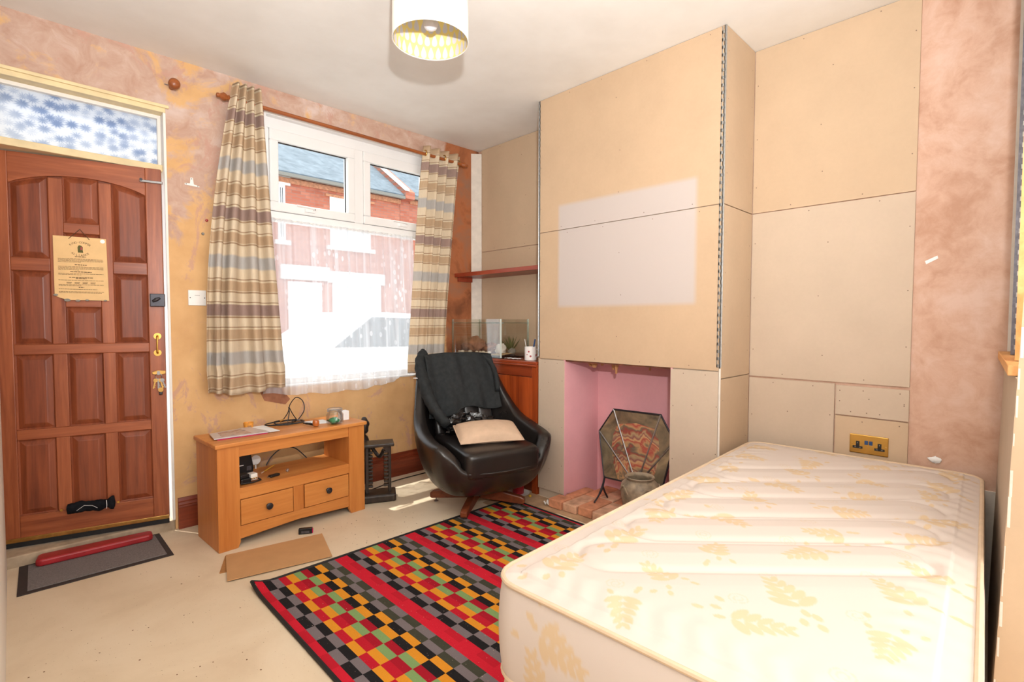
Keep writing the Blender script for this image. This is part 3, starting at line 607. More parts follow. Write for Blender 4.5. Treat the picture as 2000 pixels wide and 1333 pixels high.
# quilting: slanting stadium-shaped tufts
dirv = np.array([.52, -.854]); dirv = np.array([.66, -.75]); nrm = np.array([.75, .66])
def quilt(x, y):
    best = np.full(x.shape, 9.0)
    for i in range(-6, 8):
        cx0 = -.66+i*.238           # crossing of the tuft axis with the mattress centre line
        a = np.array([cx0-.27*dirv[0]/.75*1.0, .27]); b = np.array([cx0+.27*dirv[0]/.75, -.27])
        if a[0] < -.86 or b[0] > .90: continue
        ab = b-a; tt = np.clip(((x-a[0])*ab[0]+(y-a[1])*ab[1])/(ab@ab), 0, 1); d = np.hypot(x-a[0]-tt*ab[0], y-a[1]-tt*ab[1]); best = np.minimum(best, np.abs(d-.082))
    return best
Q = quilt(PX, PY); edge = np.minimum(L_/2-np.abs(PX), W_/2-np.abs(PY))
Z = MH+.012*np.clip(edge/.12, 0, 1)**.6 - .0075*np.exp(-(Q/.013)**2)*(edge > .03) + .0055*np.clip(Q/.08, 0, 1)*(edge > .05)
# soft puckers across the border
puck = .0014*np.sin(PX*95+np.sin(PY*40)*1.5)*np.exp(-((W_/2-np.abs(PY)-.07)/.06)**2)+.0014*np.sin(PY*95+np.sin(PX*40)*1.5)*np.exp(-((L_/2-np.abs(PX)-.07)/.06)**2)
Z += puck
def sprays(n, seed, w_, h_, s0=1.0, spots=None):
    r = random.Random(seed); out = []
    for i in range(n):
        x, y = spots[i] if spots else (r.uniform(-w_, w_), r.uniform(-h_, h_)); a = r.uniform(0, 2*PI); s = s0*r.uniform(.85, 1.15)
        for k in range(5):      # paired leaves along a stem
            for sd in (-1, 1):
                L0 = (.036-.004*k)*s; la = a+sd*(1.0-.12*k); bx_ = x+math.cos(a)*(k-2)*.018*s; by_ = y+math.sin(a)*(k-2)*.018*s
                out.append((bx_+math.cos(la)*L0*.6, by_+math.sin(la)*L0*.6, la, L0*.60, L0*.27))
        for k in range(4):      # small buds
            q = a+PI+r.uniform(-.8, .8); d = .055*s+k*.012*s; out.append((x+math.cos(q)*d, y+math.sin(q)*d, q, .010*s, .006*s))
    return out
def printf(x, y, leaves):
    v = np.zeros(x.shape)
    for lx, ly, a, l, w_ in leaves:
        m = (np.abs(x-lx) < .05) & (np.abs(y-ly) < .05)
        if not m.any(): continue
        dx = x[m]-lx; dy = y[m]-ly; u = (dx*math.cos(a)+dy*math.sin(a))/l; q = (-dx*math.sin(a)+dy*math.cos(a))/w_
        v[m] = np.maximum(v[m], np.clip((1.15-(u*u+np.abs(q)**1.6))/.3, 0, 1))
    return v
spots = []
r_ = random.Random(11)
for i in range(9):
    for j in range(4): spots.append((-.86+i*.215+(.1 if j % 2 else 0)+r_.uniform(-.03, .03), -.33+j*.22+r_.uniform(-.03, .03)))
lv = sprays(len(spots), 21, 0, 0, 1.25, spots); PR = printf(PX, PY, lv)
# faint curls
for i, (sx, sy) in enumerate(spots):
    q = np.hypot(PX-sx-.07, PY-sy-.06); th = np.arctan2(PY-sy-.06, PX-sx-.07); PR = np.maximum(PR, .45*(np.abs((q-.004*(th/(2*PI)+1)) % .010-.005) < .0016)*(q < .022))
verts = np.stack([PX.ravel(), PY.ravel(), Z.ravel()], 1); faces = [(j*nx+i, j*nx+i+1, (j+1)*nx+i+1, (j+1)*nx+i) for j in range(ny-1) for i in range(nx-1)]
loop = [i for i in range(nx)]+[j*nx+nx-1 for j in range(1, ny)]+[(ny-1)*nx+i for i in range(nx-2, -1, -1)]+[j*nx for j in range(ny-2, 0, -1)]
lp = verts[loop]; per = np.concatenate([[0], np.cumsum(np.hypot(*np.diff(np.vstack([lp, lp[:1]])[:, :2], axis=0).T))])[:-1]
cen = np.zeros(2); nrmv = np.stack([np.sign(lp[:, 0])*np.clip(np.abs(lp[:, 0])-(L_/2-rc), 0, rc), np.sign(lp[:, 1])*np.clip(np.abs(lp[:, 1])-(W_/2-rc), 0, rc)], 1); nrmv /= np.linalg.norm(nrmv, axis=1)[:, None]+1e-9
NS = 30; av = [verts]; pr = [PR.ravel()]; prev = np.array(loop); ntot = len(verts); ls = sprays(40, 33, 0, 0, 1.25, [(i*.27+.05+(.06 if j else 0), .05+.10*j) for i in range(20) for j in range(2)])
for k_ in range(1, NS+1):
    tz = k_/NS; zz = MH*(1-tz); bul = .014*math.sin(PI*tz)**.6
    p = np.stack([lp[:, 0]+nrmv[:, 0]*bul, lp[:, 1]+nrmv[:, 1]*bul, np.full(len(lp), zz)+(lp[:, 2]-MH)*(1-tz)], 1)
    av.append(p); pr.append(printf(per, np.full(len(per), zz), ls)); idx = np.arange(ntot, ntot+len(lp)); n_ = len(lp)
    faces += [(int(prev[i]), int(idx[i]), int(idx[(i+1) % n_]), int(prev[(i+1) % n_])) for i in range(n_)]; prev = idx; ntot += n_
faces.append(tuple(int(i) for i in prev))
me = bpy.data.meshes.new('ticking'); me.from_pydata([tuple(v) for v in np.vstack(av)], [], faces); me.materials.append(MATS['mattress_ticking'])
at = me.attributes.new('print', 'FLOAT', 'POINT'); at.data.foreach_set('value', np.concatenate(pr).astype(np.float32)); me.polygons.foreach_set('use_smooth', [True]*len(me.polygons))
ob = bpy.data.objects.new('ticking', me); COL.objects.link(ob); ob.parent = mt
lq = lp[::7]; nq = nrmv[::7]
MB().tube([(p[0]+n[0]*.003, p[1]+n[1]*.003, MH+.0005) for p, n in zip(lq, nq)], .0065, 8, True).build('piping', 'mattress_tape', mt, smooth=True)
MB().tube([(p[0]+n[0]*.003, p[1]+n[1]*.003, .008) for p, n in zip(lq, nq)], .0065, 8, True).build('piping', 'mattress_tape', mt, smooth=True)

# ---- rug
rug = thing('patterned_rug', 'red, orange, grey and black chequered woven rug beside the bed', 'rug')
RX0, RX1, RY0, RY1 = -2.062, -.536, -2.95, -.935
def rugz(x, y): 
    d = math.hypot((x-RX0)/.10, (y-RY1)/.13); return .008+.022*max(0, 1-d)**2+.0008*math.sin(x*9+y*5)
MB().grid(lambda u, v: (RX0+.012+(RX1-RX0-.024)*u-.02*v*v*0, RY1-.012-(RY1-RY0-.024)*v, rugz(RX0+(RX1-RX0)*u, RY1-(RY1-RY0)*v)), 120, 120).build('weave', 'rug_weave', rug, smooth=True)
bp_ = [(RX0+.006, RY1-(RY1-RY0)*k/40) for k in range(40)]+[(RX0+(RX1-RX0)*k/40, RY0+.006) for k in range(40)]+[(RX1-.006, RY0+(RY1-RY0)*k/40) for k in range(40)]+[(RX1-(RX1-RX0)*k/40, RY1-.006) for k in range(40)]
MB().tube([(x, y, max(.0065, rugz(x, y)-.002)) for x, y in bp_], .0078, 8, True).build('binding', 'black_rubber', rug, smooth=True)

# ---- pine media unit
tv = thing('media_unit', 'pine television unit with two drawers and an open shelf under the window', 'cabinet', (-2.064, -.491, 0), math.atan2(.046, .793))
TW, TD = .794, .305
SW = .10
def foot(x0, x1): return [(x0, 0), (x1, 0), (x1, .509), (x0, .509)]
boxo('side_panel', 0, .018, .024, TD, .0, .509, 'pine_up', tv, .002); boxo('side_panel', TW-.018, TW, .024, TD, .0, .509, 'pine_up', tv, .002)
MB().prism([(0, 0), (SW-.012, 0), (SW, .028), (SW, .509), (0, .509)], 1, 0, .024).build('front_post', 'pine_up', tv, bevel=.002); MB().prism([(TW-SW, .028), (TW-SW+.012, 0), (TW, 0), (TW, .509), (TW-SW, .509)], 1, 0, .024).build('front_post', 'pine_up', tv, bevel=.002)
boxo('top', -.012, TW+.012, -.014, TD+.004, .509, .53, 'pine', tv, .005)
boxo('apron', SW, TW-SW, .006, .024, .452, .509, 'pine', tv, .002); boxo('shelf', .018, TW-.018, .024, TD, .276, .295, 'pine', tv, .001); boxo('shelf_rail', SW, TW-SW, .004, .024, .238, .295, 'pine', tv, .002)
boxo('inner_side', SW-.018, SW, .024, TD-.01, .295, .509, 'pine_up', tv); boxo('inner_side', TW-SW, TW-SW+.018, .024, TD-.01, .295, .509, 'pine_up', tv)
MB().prism([(SW, .040), (TW/2, .055), (TW-SW, .040), (TW-SW, .104), (SW, .104)], 1, .006, .024).build('bottom_rail', 'pine', tv, bevel=.002)
boxo('divider', TW/2-.028, TW/2+.028, .006, .024, .104, .238, 'pine_up', tv, .002); boxo('carcass', .02, TW-.02, .03, TD-.004, .06, .274, 'mahogany_dark', tv)  # dark carcass colours in the shade of the drawer gaps
for x0, x1 in ((SW, TW/2-.028), (TW/2+.028, TW-SW)):
    dr = boxo('drawer', x0+.004, x1-.004, .002, .024, .108, .234, 'pine', tv, .002)
    MB().lathe([(0, 0), (.009, 0), (.006, -.006), (.007, -.012), (.016, -.018), (.017, -.023), (.010, -.027), (.004, -.026), (.0, -.030)], 18, ((x0+x1)/2, .002, .175), 1).build('knob', 'dark_metal', dr, smooth=True)

# ---- carved ebony CD rack with a figure
cr = thing('carved_rack', 'dark carved wooden CD rack with a crouching figure beside the media unit', 'rack', (-1.128, -.352, 0), math.radians(-24))
MB().prism([(-.11, -.07), (.10, -.075), (.115, .07), (-.10, .075)], 2, 0, .05).build('base', 'ebony', cr, bevel=.012, seg=3)
MB().prism([(-.10, -.068), (.092, -.066), (.10, .066), (-.10, .070)], 2, .345, .364).build('top', 'ebony', cr, bevel=.005)
for sx in (-1, 1):
    up_ = boxo('upright', min(sx*.060, sx*.078), max(sx*.060, sx*.078), -.022, .022, .05, .346, 'ebony', cr, .002)
    for k_ in range(10): boxo('cd_peg', min(sx*.034, sx*.060), max(sx*.034, sx*.060), -.022, .014, .085+k_*.0235, .096+k_*.0235, 'ebony', up_, .002)
MB().prism([(.02, .345), (.062, .345), (.062, .30), (.045, .31)], 1, -.03, .03).build('bracket', 'ebony', cr)
fg = MB()
fg.tube(catmull([(-.02, .10, .08), (-.01, .115, .20), (-.015, .105, .30), (-.035, .085, .38), (-.055, .055, .415)], 5), [.02]*4+[.032]*6+[.038]*5+[.03]*4+[.018]*2, 10)
hd = MB().grid(lambda u, v: (-.068+.030*math.sin(PI*v)*math.cos(2*PI*u)*(1+.15*math.sin(6*PI*v)), .03+.040*math.sin(PI*v)*math.sin(2*PI*u), .468+.055*math.cos(PI*v)), 16, 12, True)
fg.xf(Matrix.Translation((-.055, .01, 0))); hd.xf(Matrix.Translation((-.012, 0, 0)))
fg.build('figure_body', 'ebony_carved', cr, smooth=True, ang=80); hd.build('figure_head', 'ebony_carved', cr, smooth=True, ang=80)
for sx in (-1, 1): MB().tube(catmull([(-.075+sx*.03, .11, .34), (-.055+sx*.05, .12, .27), (-.03+sx*.05, .085, .25), (-.02+.06*sx, .05, .30)], 4), .012, 8).build('figure_arm', 'ebony_carved', cr, smooth=True)

# ---- black leather swivel armchair
CH = (-.735, -.844); CA = math.radians(-14.5)
chair = thing('swivel_armchair', 'black leather swivel armchair on a wooden star base by the fireplace', 'armchair', (CH[0], CH[1], 0), CA)
rimk = [(0, .355, .87), (.15, .352, .868), (.235, .325, .845), (.285, .26, .75), (.325, .18, .62), (.365, .08, .515), (.388, -.06, .468), (.380, -.20, .442), (.350, -.275, .425), (.288, -.312, .37), (.232, -.335, .305), (.12, -.347, .297)]
full = rimk+[(0, -.350, .296)]+[(-x, y, z) for x, y, z in rimk[1:][::-1]]
rim = catmull(full, 5, True); NR = len(rim)
def shell(u, v):
    x, y, z = rim[int(round(u*NR)) % NR]; bx_, by_ = .15*x/.36, .15*y/.35; ez = .125
    if v <= .60:
        a = v/.60; s_ = math.sin(a*PI/2)**.85; c_ = 1-math.cos(a*PI/2)**1.15
        sx = bx_+(x*1.02-bx_)*s_; sy = by_+(y*1.02-by_)*s_
        return (sx, sy, ez+(z-ez)*c_)
    b = (v-.60)/.40                     # over the rounded rim and down the inside
    ln = math.hypot(x, y); ix, iy = -x/ln, -y/ln; th = (.062+.028*max(0, 1-abs(z-.46)/.12)) if z > .33 else .03
    if b < .3:
        q = b/.3*PI; return (x*1.02+ix*th*.5*(1-math.cos(q)), y*1.02+iy*th*.5*(1-math.cos(q)), z+.018*math.sin(q))
    q = (b-.3)/.7; zz = z+(.27-z)*q; k_ = 1-.18*q*min(1, max(0, (z-.30)/.2))
    return ((x*1.02+ix*th)*k_, (y*1.02+iy*th)*k_, zz)
mb = MB().grid(shell, NR, 34, True); mb.f.append(tuple(range(NR))[::-1]); mb.f.append(tuple(range(33*NR, 34*NR)))
mb.build('shell', 'leather', chair, smooth=True, ang=70)
def cushion(cx_, cy_, cz, wx, wy, wz, e=.28, M=None, crown=.0, nu=40, nv=20):
    def f(u, v):
        a = 2*PI*u; b = PI*(v-.5); pw = lambda q, k: math.copysign(abs(q)**k, q)
        x = wx*pw(math.cos(b), e)*pw(math.cos(a), e); y = wy*pw(math.cos(b), e)*pw(math.sin(a), e); z = wz*pw(math.sin(b), e*1.7)
        z += crown*(1-min(1, (x/wx)**2))*(1-min(1, (y/wy)**2))*(1 if z > 0 else 0); p = Vector((x, y, z))
        if M: p = M @ p
        return (p.x+cx_, p.y+cy_, p.z+cz)
    return MB().grid(f, nu, nv, True)
cushion(0, -.105, .352, .232, .262, .074, .16, Matrix.Rotation(.05, 3, 'X'), .012).build('seat_cushion', 'leather', chair, smooth=True, ang=80)
MB().tube([(-.22, -.352, .306), (-.10, -.365, .299), (0, -.367, .297), (.10, -.365, .299), (.22, -.352, .306)], .006, 8).build('welt', 'leather', chair, smooth=True)
bm_ = MB()
for k_ in range(4):
    xk = -.150+k_*.10
    o_ = cushion(xk, .225, .59, .052, .22, .030, .45, Matrix.Rotation(math.radians(74), 3, 'X'), .0, 20, 16); bm_.add(o_.v, o_.f)
bm_.build('back_cushion', 'leather', chair, smooth=True, ang=80)
MB().lathe([(.0, .05), (.035, .055), (.035, .10), (.06, .115), (.15, .128), (.0, .135)], 20).build('pedestal', 'dark_metal', chair, smooth=True, ang=30)
phi0 = math.atan2(-.245, .170)-CA           # world direction of the right-hand foot, turned into the chair's frame
for k_ in range(4):
    a = phi0+k_*PI/2; leg = MB().prism([(.0, .045), (.0, .105), (.10, .105), (.275, .068), (.298, .056), (.298, .028), (.285, .022)], 1, -.020, .020).xf(Matrix.Rotation(a, 4, 'Z')).build('leg', 'teak', chair, bevel=.006)
    MB().lathe([(.0, 0), (.014, 0), (.014, .005), (.005, .009), (.004, .03)], 12, (.262*math.cos(a), .262*math.sin(a), .009 if k_ in (0, 3) else 0)).build('glide', 'steel', leg, smooth=True, ang=40)

# ---- draped sweatshirt, cushion, plastic bag (in the chair's frame)
def onchair(o): o.location = (CH[0], CH[1], 0); o.rotation_euler = (0, 0, CA); return o
sw = onchair(thing('sweatshirt', 'black sweatshirt draped over the back of the leather armchair', 'clothing'))
prof = catmull([(.405, .66), (.402, .78), (.385, .880), (.335, .912), (.275, .885), (.205, .74), (.172, .63), (.155, .56)], 7)
def cloth(u, v):
    q = v*(len(prof)-1); i = min(int(q), len(prof)-2); fr = q-i; y = prof[i][0]*(1-fr)+prof[i+1][0]*fr; z = prof[i][1]*(1-fr)+prof[i+1][1]*fr
    x = -.235+.475*u; edge_ = abs(u-.5)*2; dz = -.030*edge_**3.0*(.4+.6*math.sin(PI*min(1, max(0, (z-.6)/.3))))
    y -= .060*edge_**4*(1 if v < .45 else .2); front = 1 if v > .5 else 0
    fold = .010*math.sin(u*17+v*3)*(.3+v)+.006*math.sin(u*31-v*8); x += .02*(v-.4)*math.sin(u*5)+.035*(u-.5)*front*(v-.5)*2
    hem = (.045*(u-.5)-.02*math.sin(u*9))*max(0, (v-.7)/.3)
    return (x, y-(fold+.006 if front else -fold)*1.0, z+dz+hem)
MB().grid(cloth, 44, 50).build('body', 'sweat_cloth', sw, smooth=True, ang=90, solid=.008)
sl = catmull([(-.20, .36, .895), (-.250, .29, .84), (-.262, .19, .72), (-.240, .10, .60), (-.190, .01, .505)], 8)
MB().tube(sl, [.055+.022*math.sin(PI*i/(len(sl)-1))+.006*math.sin(i*2.1) for i in range(len(sl))], 16, flat=.5, upv=(1, -.4, .2)).build('sleeve', 'sweat_cloth', sw, smooth=True, ang=80)
sl2 = catmull([(.20, .32, .88), (.235, .25, .82), (.240, .20, .74), (.230, .16, .66)], 6)
MB().tube(sl2, [.04, *[.042+.004*math.sin(i*2) for i in range(len(sl2)-2)], .034], 14, flat=.45, upv=(1, -.4, .2)).build('sleeve', 'sweat_cloth', sw, smooth=True, ang=80)
MB().tube([cloth(.12+.86*k/20, .985) for k in range(21)], .009, 8, flat=.6).build('hem', 'sweat_cloth', sw, smooth=True)
pv = [(-.318, .245, .758), (-.268, .205, .768)]
mb = MB(); 
for k_ in range(7): mb.box(-.332+k_*.0075, -.327+k_*.0075, .196-.001*k_, .1965, .772-.001*k_, .778)
mb.build('chest_print', 'white_card', sw)
pc = onchair(thing('beige_cushion', 'flattened beige cushion lying on the armchair seat', 'cushion'))
pM = Matrix.Rotation(math.radians(-12), 3, 'Z') @ Matrix.Rotation(math.radians(16), 3, 'X')
def pil(u, v):
    x, y = (u-.5)*.37, (v-.5)*.22; ex = (1-(2*u-1)**2)*(1-(2*v-1)**2); pinch = 1-.10*(1-abs(2*u-1))*abs(2*v-1)**3; return x, y*pinch, ex
mb = MB()
for sd in (-1, 1):
    def pf(u, v, sd=sd):
        x, y, ex = pil(u, v); p = pM @ Vector((x, y, sd*(.060 if sd > 0 else .03)*max(0, ex)**.38+.002*math.sin(u*30)*ex)); return (p.x+.0, p.y-.15, p.z+.470)
    mb.grid(pf, 26, 18)
mb.build('cushion_cover', 'pillow_linen', pc, smooth=True, ang=80)
MB().tube([tuple((pM @ Vector((*pil(u, v)[:2], 0)))+Vector((0, -.15, .470))) for u, v in [(k/12, 0) for k in range(12)]+[(1, k/8) for k in range(8)]+[(1-k/12, 1) for k in range(12)]+[(0, 1-k/8) for k in range(8)]], .004, 6, True).build('piping', 'pillow_linen', pc, smooth=True)
r_ = np.random.default_rng(4); ph = r_.uniform(0, 6, 12)
def bag(u, v):
    a = 2*PI*u; b = PI*v; n_ = 1+.22*math.sin(5*a+ph[0]+3*b)*math.sin(4*b+ph[1])+.14*math.sin(11*a+ph[2])*math.sin(9*b+ph[3])+.08*math.sin(19*a+ph[4]+7*b)
    return (-.035+.15*n_*math.sin(b)*math.cos(a), .055+.075*n_*math.sin(b)*math.sin(a), .485+.062*n_*math.cos(b))
bg_ = MB().grid(bag, 46, 26, True).build('plastic_bag', 'bag_film', None, smooth=True, ang=25); tag(onchair(bg_), 'shiny crumpled black plastic bag behind the cushion on the armchair', 'bag')

# ---- alcove cupboard
cp = thing('alcove_cupboard', 'mahogany-stained alcove cupboard behind the armchair', 'cupboard', (BX, -.99, 0))
cw = .965; chh = .862       # local x: 0 front .. +.35 back ; local y: 0 .. cw
boxo('stile', 0, .022, 0, .045, .0, chh-.02, 'cupboard_wood', cp, .002); boxo('stile', 0, .022, cw-.045, cw, 0, chh-.02, 'cupboard_wood', cp, .002)
boxo('top_rail', 0, .022, .045, cw-.045, .76, chh-.02, 'cupboard_wood_y', cp, .002); boxo('plinth', .03, .05, .045, cw-.045, 0, .07, 'cupboard_wood_y', cp)
boxo('top', -.008, .342, -.0, cw, chh-.02, chh, 'cupboard_wood_y', cp, .004); boxo('top_moulding', -.012, -.0, 0, cw, chh-.034, chh-.02, 'cupboard_wood_y', cp, .004)
for y0 in (.047, .047+(cw-.094)/2):
    d_ = boxo('door', .004, .022, y0+.002, y0+(cw-.094)/2-.002, .074, .757, 'cupboard_wood', cp, .002); MB().lathe([(0, 0), (.010, 0), (.014, -.012), (.010, -.02), (0, -.022)], 12, (.004, y0+((cw-.094)/2-.03 if y0 < .1 else .03), .45), 0).build('knob', 'brass_dull', d_, smooth=True)
boxo('side_panel', .022, .34, 0, .018, 0, chh-.02, 'cupboard_wood', cp); boxo('side_panel', .022, .34, cw-.018, cw, 0, chh-.02, 'cupboard_wood', cp); boxo('back_panel', .33, .34, .018, cw-.018, 0, chh-.02, 'mahogany_dark', cp)
# shelf in the alcove
sh = thing('alcove_shelf', 'red-brown wooden shelf across the alcove above the fish tank', 'shelf', (0, 0, 0))
boxo('board', -.245, -.004, -.995, -.003, 1.468, 1.497, 'shelf_wood', sh, .002); boxo('cleat', -.215, -.075, -.022, -.001, 1.435, 1.468, 'shelf_wood', sh, .002); boxo('cleat', -.215, -.01, -.997, -.978, 1.435, 1.468, 'shelf_wood', sh, .002)

# ---- glass tank with dry landscape
tk = thing('glass_tank', 'empty glass fish tank on the alcove cupboard', 'fish tank', (0, 0, chh))
tx0, tx1, ty0, ty1, tz = -.335, -.055, -.632, -.085, .275; g = .005
for a in ((tx0, tx0+g, ty0, ty1), (tx1-g, tx1, ty0, ty1), (tx0+g, tx1-g, ty0, ty0+g), (tx0+g, tx1-g, ty1-g, ty1)): boxo('glass_pane', *a, .002, tz, 'tank_glass', tk)
boxo('glass_base', tx0, tx1, ty0, ty1, .0, .006, 'tank_edge', tk)
for x, y in ((tx0, ty0), (tx1-.008, ty0), (tx0, ty1-.008), (tx1-.008, ty1-.008)): boxo('silicone_seam', x-.0005, x+.0085, y-.0005, y+.0085, .006, tz, 'silicone' if (x, y) == (tx0, ty0) else 'tank_edge', tk)
for a in ((tx0, tx0+.025, ty0, ty1), (tx1-.025, tx1, ty0, ty1)): boxo('brace_strip', *a, tz-.03, tz-.024, 'tank_edge', tk)
def bumpy(name, mat, c, s, seed, parent=None, n=(18, 12), amp=.25):
    r = np.random.default_rng(seed); p = r.uniform(0, 6, 6)
    def f(u, v):
        a = 2*PI*u; b = PI*v; k_ = 1+amp*math.sin(3*a+p[0]+2*b)*math.sin(2*b+p[1])+amp*.5*math.sin(7*a+p[2])*math.sin(5*b+p[3]); return (c[0]+s[0]*k_*math.sin(b)*math.cos(a), c[1]+s[1]*k_*math.sin(b)*math.sin(a), c[2]+s[2]*k_*math.cos(b))
    return MB().grid(f, n[0], n[1], True).build(name, mat, parent, smooth=True, ang=60)
tag(MB().grid(lambda u, v: (tx0+g+.002+(tx1-tx0-2*g-.004)*u, ty0+g+.002+(ty1-ty0-2*g-.004)*v, .020+.012*math.sin(v*6+1)*math.sin(u*4)), 16, 26).build('sand_bed', 'sand', tk, smooth=True), kind='stuff')
dw = bumpy('driftwood', 'driftwood', (-.20, -.20, chh+.075), (.07, .10, .055), 3, None, (26, 16), .3); tag(dw, 'knobbly brown driftwood inside the glass tank', 'driftwood')
dw2 = bumpy('driftwood', 'driftwood', (-.16, -.34, chh+.055), (.05, .09, .035), 9, None, (22, 14), .3); tag(dw2, 'low tapering driftwood piece in the middle of the glass tank', 'driftwood')
r_ = random.Random(9); pbs = [(-.305+r_.uniform(-.01, .04), -.12-k_*.032+r_.uniform(-.01, .01)) for k_ in range(12)]
for k_, (x, y) in enumerate(pbs):
    s_ = r_.uniform(.010, .017); tag(bumpy('pebble', 'pebble', (x, y, chh+.026+s_*.4), (s_*1.2, s_, s_*.75), 40+k_, None, (10, 7), .12), 'small pale pebble on the sand at the front of the tank', 'pebble', 'pebbles in the fish tank')
tag(bumpy('white_rock', 'lime_plaster', (-.24, -.53, chh+.055), (.03, .045, .038), 77, None, (18, 12), .3), 'pale jagged rock near the corner seam of the tank', 'rock')
tag(bumpy('grey_rock', 'stone_chip', (-.17, -.575, chh+.04), (.03, .025, .026), 78, None, (14, 10), .2), 'small grey rock beside the spiky tank plant', 'rock')
pt = thing('tank_plant', 'spiky green artificial plant inside the glass tank', 'plant', (-.14, -.535, chh+.03))
r_ = random.Random(2)
for k_ in range(34):
    a = r_.uniform(0, 2*PI); ln = r_.uniform(.08, .135); tl_ = r_.uniform(.1, .75); d_ = Vector((math.cos(a)*math.sin(tl_), math.sin(a)*math.sin(tl_), math.cos(tl_)))
    MB().tube([d_*0, d_*ln*.5+Vector((0, 0, .006)), d_*ln], [.006, .0065, .0006], 5, flat=.4).build('blade', 'leaf_green', pt)
MB().lathe([(0, -.005), (.02, -.004), (.014, .01), (0, .014)], 12).build('plant_base', 'driftwood', pt)
mg = thing('pen_mug', 'white printed mug holding pens at the end of the cupboard top', 'mug', (-.285, -.868, chh))
MB().lathe([(0, 0), (.036, 0), (.040, .004), (.040, .092), (.037, .092), (.036, .008), (0, .006)], 28).build('body', 'mug_white', mg, smooth=True, ang=40)
MB().tube([(.038, -.01, .075), (.058, -.018, .07), (.062, -.02, .048), (.056, -.018, .026), (.038, -.01, .02)], .005, 8).build('handle', 'mug_white', mg, smooth=True)
for a, z, s_ in ((3.6, .06, .006), (3.9, .03, .007), (5.0, .035, .009), (3.3, .04, .004)): MB().lathe([(0, 0), (s_, 0), (0, .0006)], 8).xf(Matrix.Translation((.0403*math.cos(a), .0403*math.sin(a), z)) @ Matrix.Rotation(a, 4, 'Z') @ Matrix.Rotation(PI/2, 4, 'Y')).build('print_spot', 'mug_print', mg)
for nm, m_, p0, p1, lb in (('marker_pen', 'pen_blue', (.0, -.008), (.014, -.022), 'dark blue marker pen standing in the white mug'), ('plastic_stirrer', 'white_plastic', (-.008, .01), (-.022, .026), 'thin white stick leaning in the white mug')):
    r0 = .0055 if nm == 'marker_pen' else .0022
    o_ = MB().tube([(p0[0], p0[1], .008), (p1[0], p1[1], .115), (p1[0]*1.15, p1[1]*1.15, .142)], [r0, r0, r0*.85], 10).build(nm, m_, None, smooth=True, ang=40); o_.location = mg.location; tag(o_, lb, 'pen' if 'pen' in nm else 'stick')
tag(MB().grid(lambda u, v: (-.330+.05*u, -.66-.13*v, chh+.004+.005*abs(math.sin(u*7+v*9))), 10, 14).build('crumpled_paper', 'white_card', None, solid=.0006), 'crumpled white paper beside the pen mug on the cupboard', 'paper')

# ---- brick hearth, fire screen, pot, tin
bh = thing('brick_hearth', 'row of loose clay bricks laid as a hearth in the fireplace', 'hearth')
r_ = random.Random(12); yb = -1.190
for k_ in range(7):
    wb = .102; x0 = -.452+r_.uniform(-.01, .012)
    for j, (xa, xb) in enumerate(((x0, x0+.208), (x0+.212, -.014)) if k_ else ((-.470, -.362), (-.348, -.14))):
        mb = MB().box(xa, xb, yb-wb+.003, yb-.003 if k_ or not j else -1.224, .007, .058+r_.uniform(-.003, .003)); c_ = Vector(((xa+xb)/2, yb-wb/2, 0)); 
        mb.xf(Matrix.Translation(c_) @ Matrix.Rotation((r_.uniform(-.02, .02) if 0 < k_ < 6 else 0), 4, 'Z') @ Matrix.Translation(-c_)).build('brick', ('brick_clay', 'brick_pale')[(k_+j) % 2 if k_ else 0], bh, bevel=.006, seg=2)
    yb -= wb+.001
fs = thing('fire_screen', 'six-sided metal fire screen with mirror panels, reflection painted on, in the fireplace', 'fire screen', (-.275, -1.64, .06), 0)
P6 = [(.246, .405), (.155, .545), (-.150, .552), (-.240, .420), (-.185, .150), (.190, .140)]; hub = (-.03, .140)
tilt = Matrix.Rotation(math.radians(6), 4, 'Y')
def S3(y, z, dx=0): return tuple(tilt @ Vector((dx, y, z)))
def p6(poly, mat, name, dx=0.0):
    n = len(poly); v = [S3(y, z, -.003+dx) for y, z in poly]+[S3(y, z, .003+dx) for y, z in poly]
    return MB().add(v, [tuple(range(n)), tuple(range(n, 2*n))[::-1]]+[(i, (i+1) % n, n+(i+1) % n, n+i) for i in range(n)]).build(name, mat, fs)
fan = [P6[5], P6[0], P6[1], P6[2], P6[3], P6[4]]
lerp = lambda a, b, t_: (a[0]+(b[0]-a[0])*t_, a[1]+(b[1]-a[1])*t_)
for i in range(5):
    a, b = fan[i], fan[i+1]; ca, cb2 = (.55, .66, .80, .80, .62, .5)[i], (.55, .66, .80, .80, .62, .5)[i+1]
    mid_ = lerp(lerp(hub, a, ca), lerp(hub, b, cb2), .5); md = lerp(hub, mid_, 1.06)
    p6([hub, lerp(hub, a, ca), md, lerp(hub, b, cb2)], 'painted_reflection', 'glass_panel'); p6([lerp(hub, a, ca), a, b, lerp(hub, b, cb2), md], 'smoked_mirror', 'glass_panel')
    if i: MB().tube([S3(*hub, -.004), S3(*a, -.004)], .0045, 6).build('rib', 'steel', fs)
MB().tube([S3(*p, 0) for p in P6], .0065, 8, True).build('frame', 'dark_metal', fs)
for y in (.19, -.19):
    MB().tube(catmull([S3(y*.98, .15, 0), (0.0, y, .09), (-.035, y, .045), (-.075, y*1.03, .006)], 5), [.006]*5+[.007]*5+[.005]*5+[.006], 8).build('foot', 'dark_metal', fs, smooth=True); MB().tube(catmull([(0.0, y, .09), (.02, y, .05), (.055, y*1.02, .006)], 5), .0055, 8).build('foot', 'dark_metal', fs, smooth=True)
pot = thing('stoneware_pot', 'mottled grey stoneware pot in front of the fire screen', 'pot', (-.40, -1.775, .06))
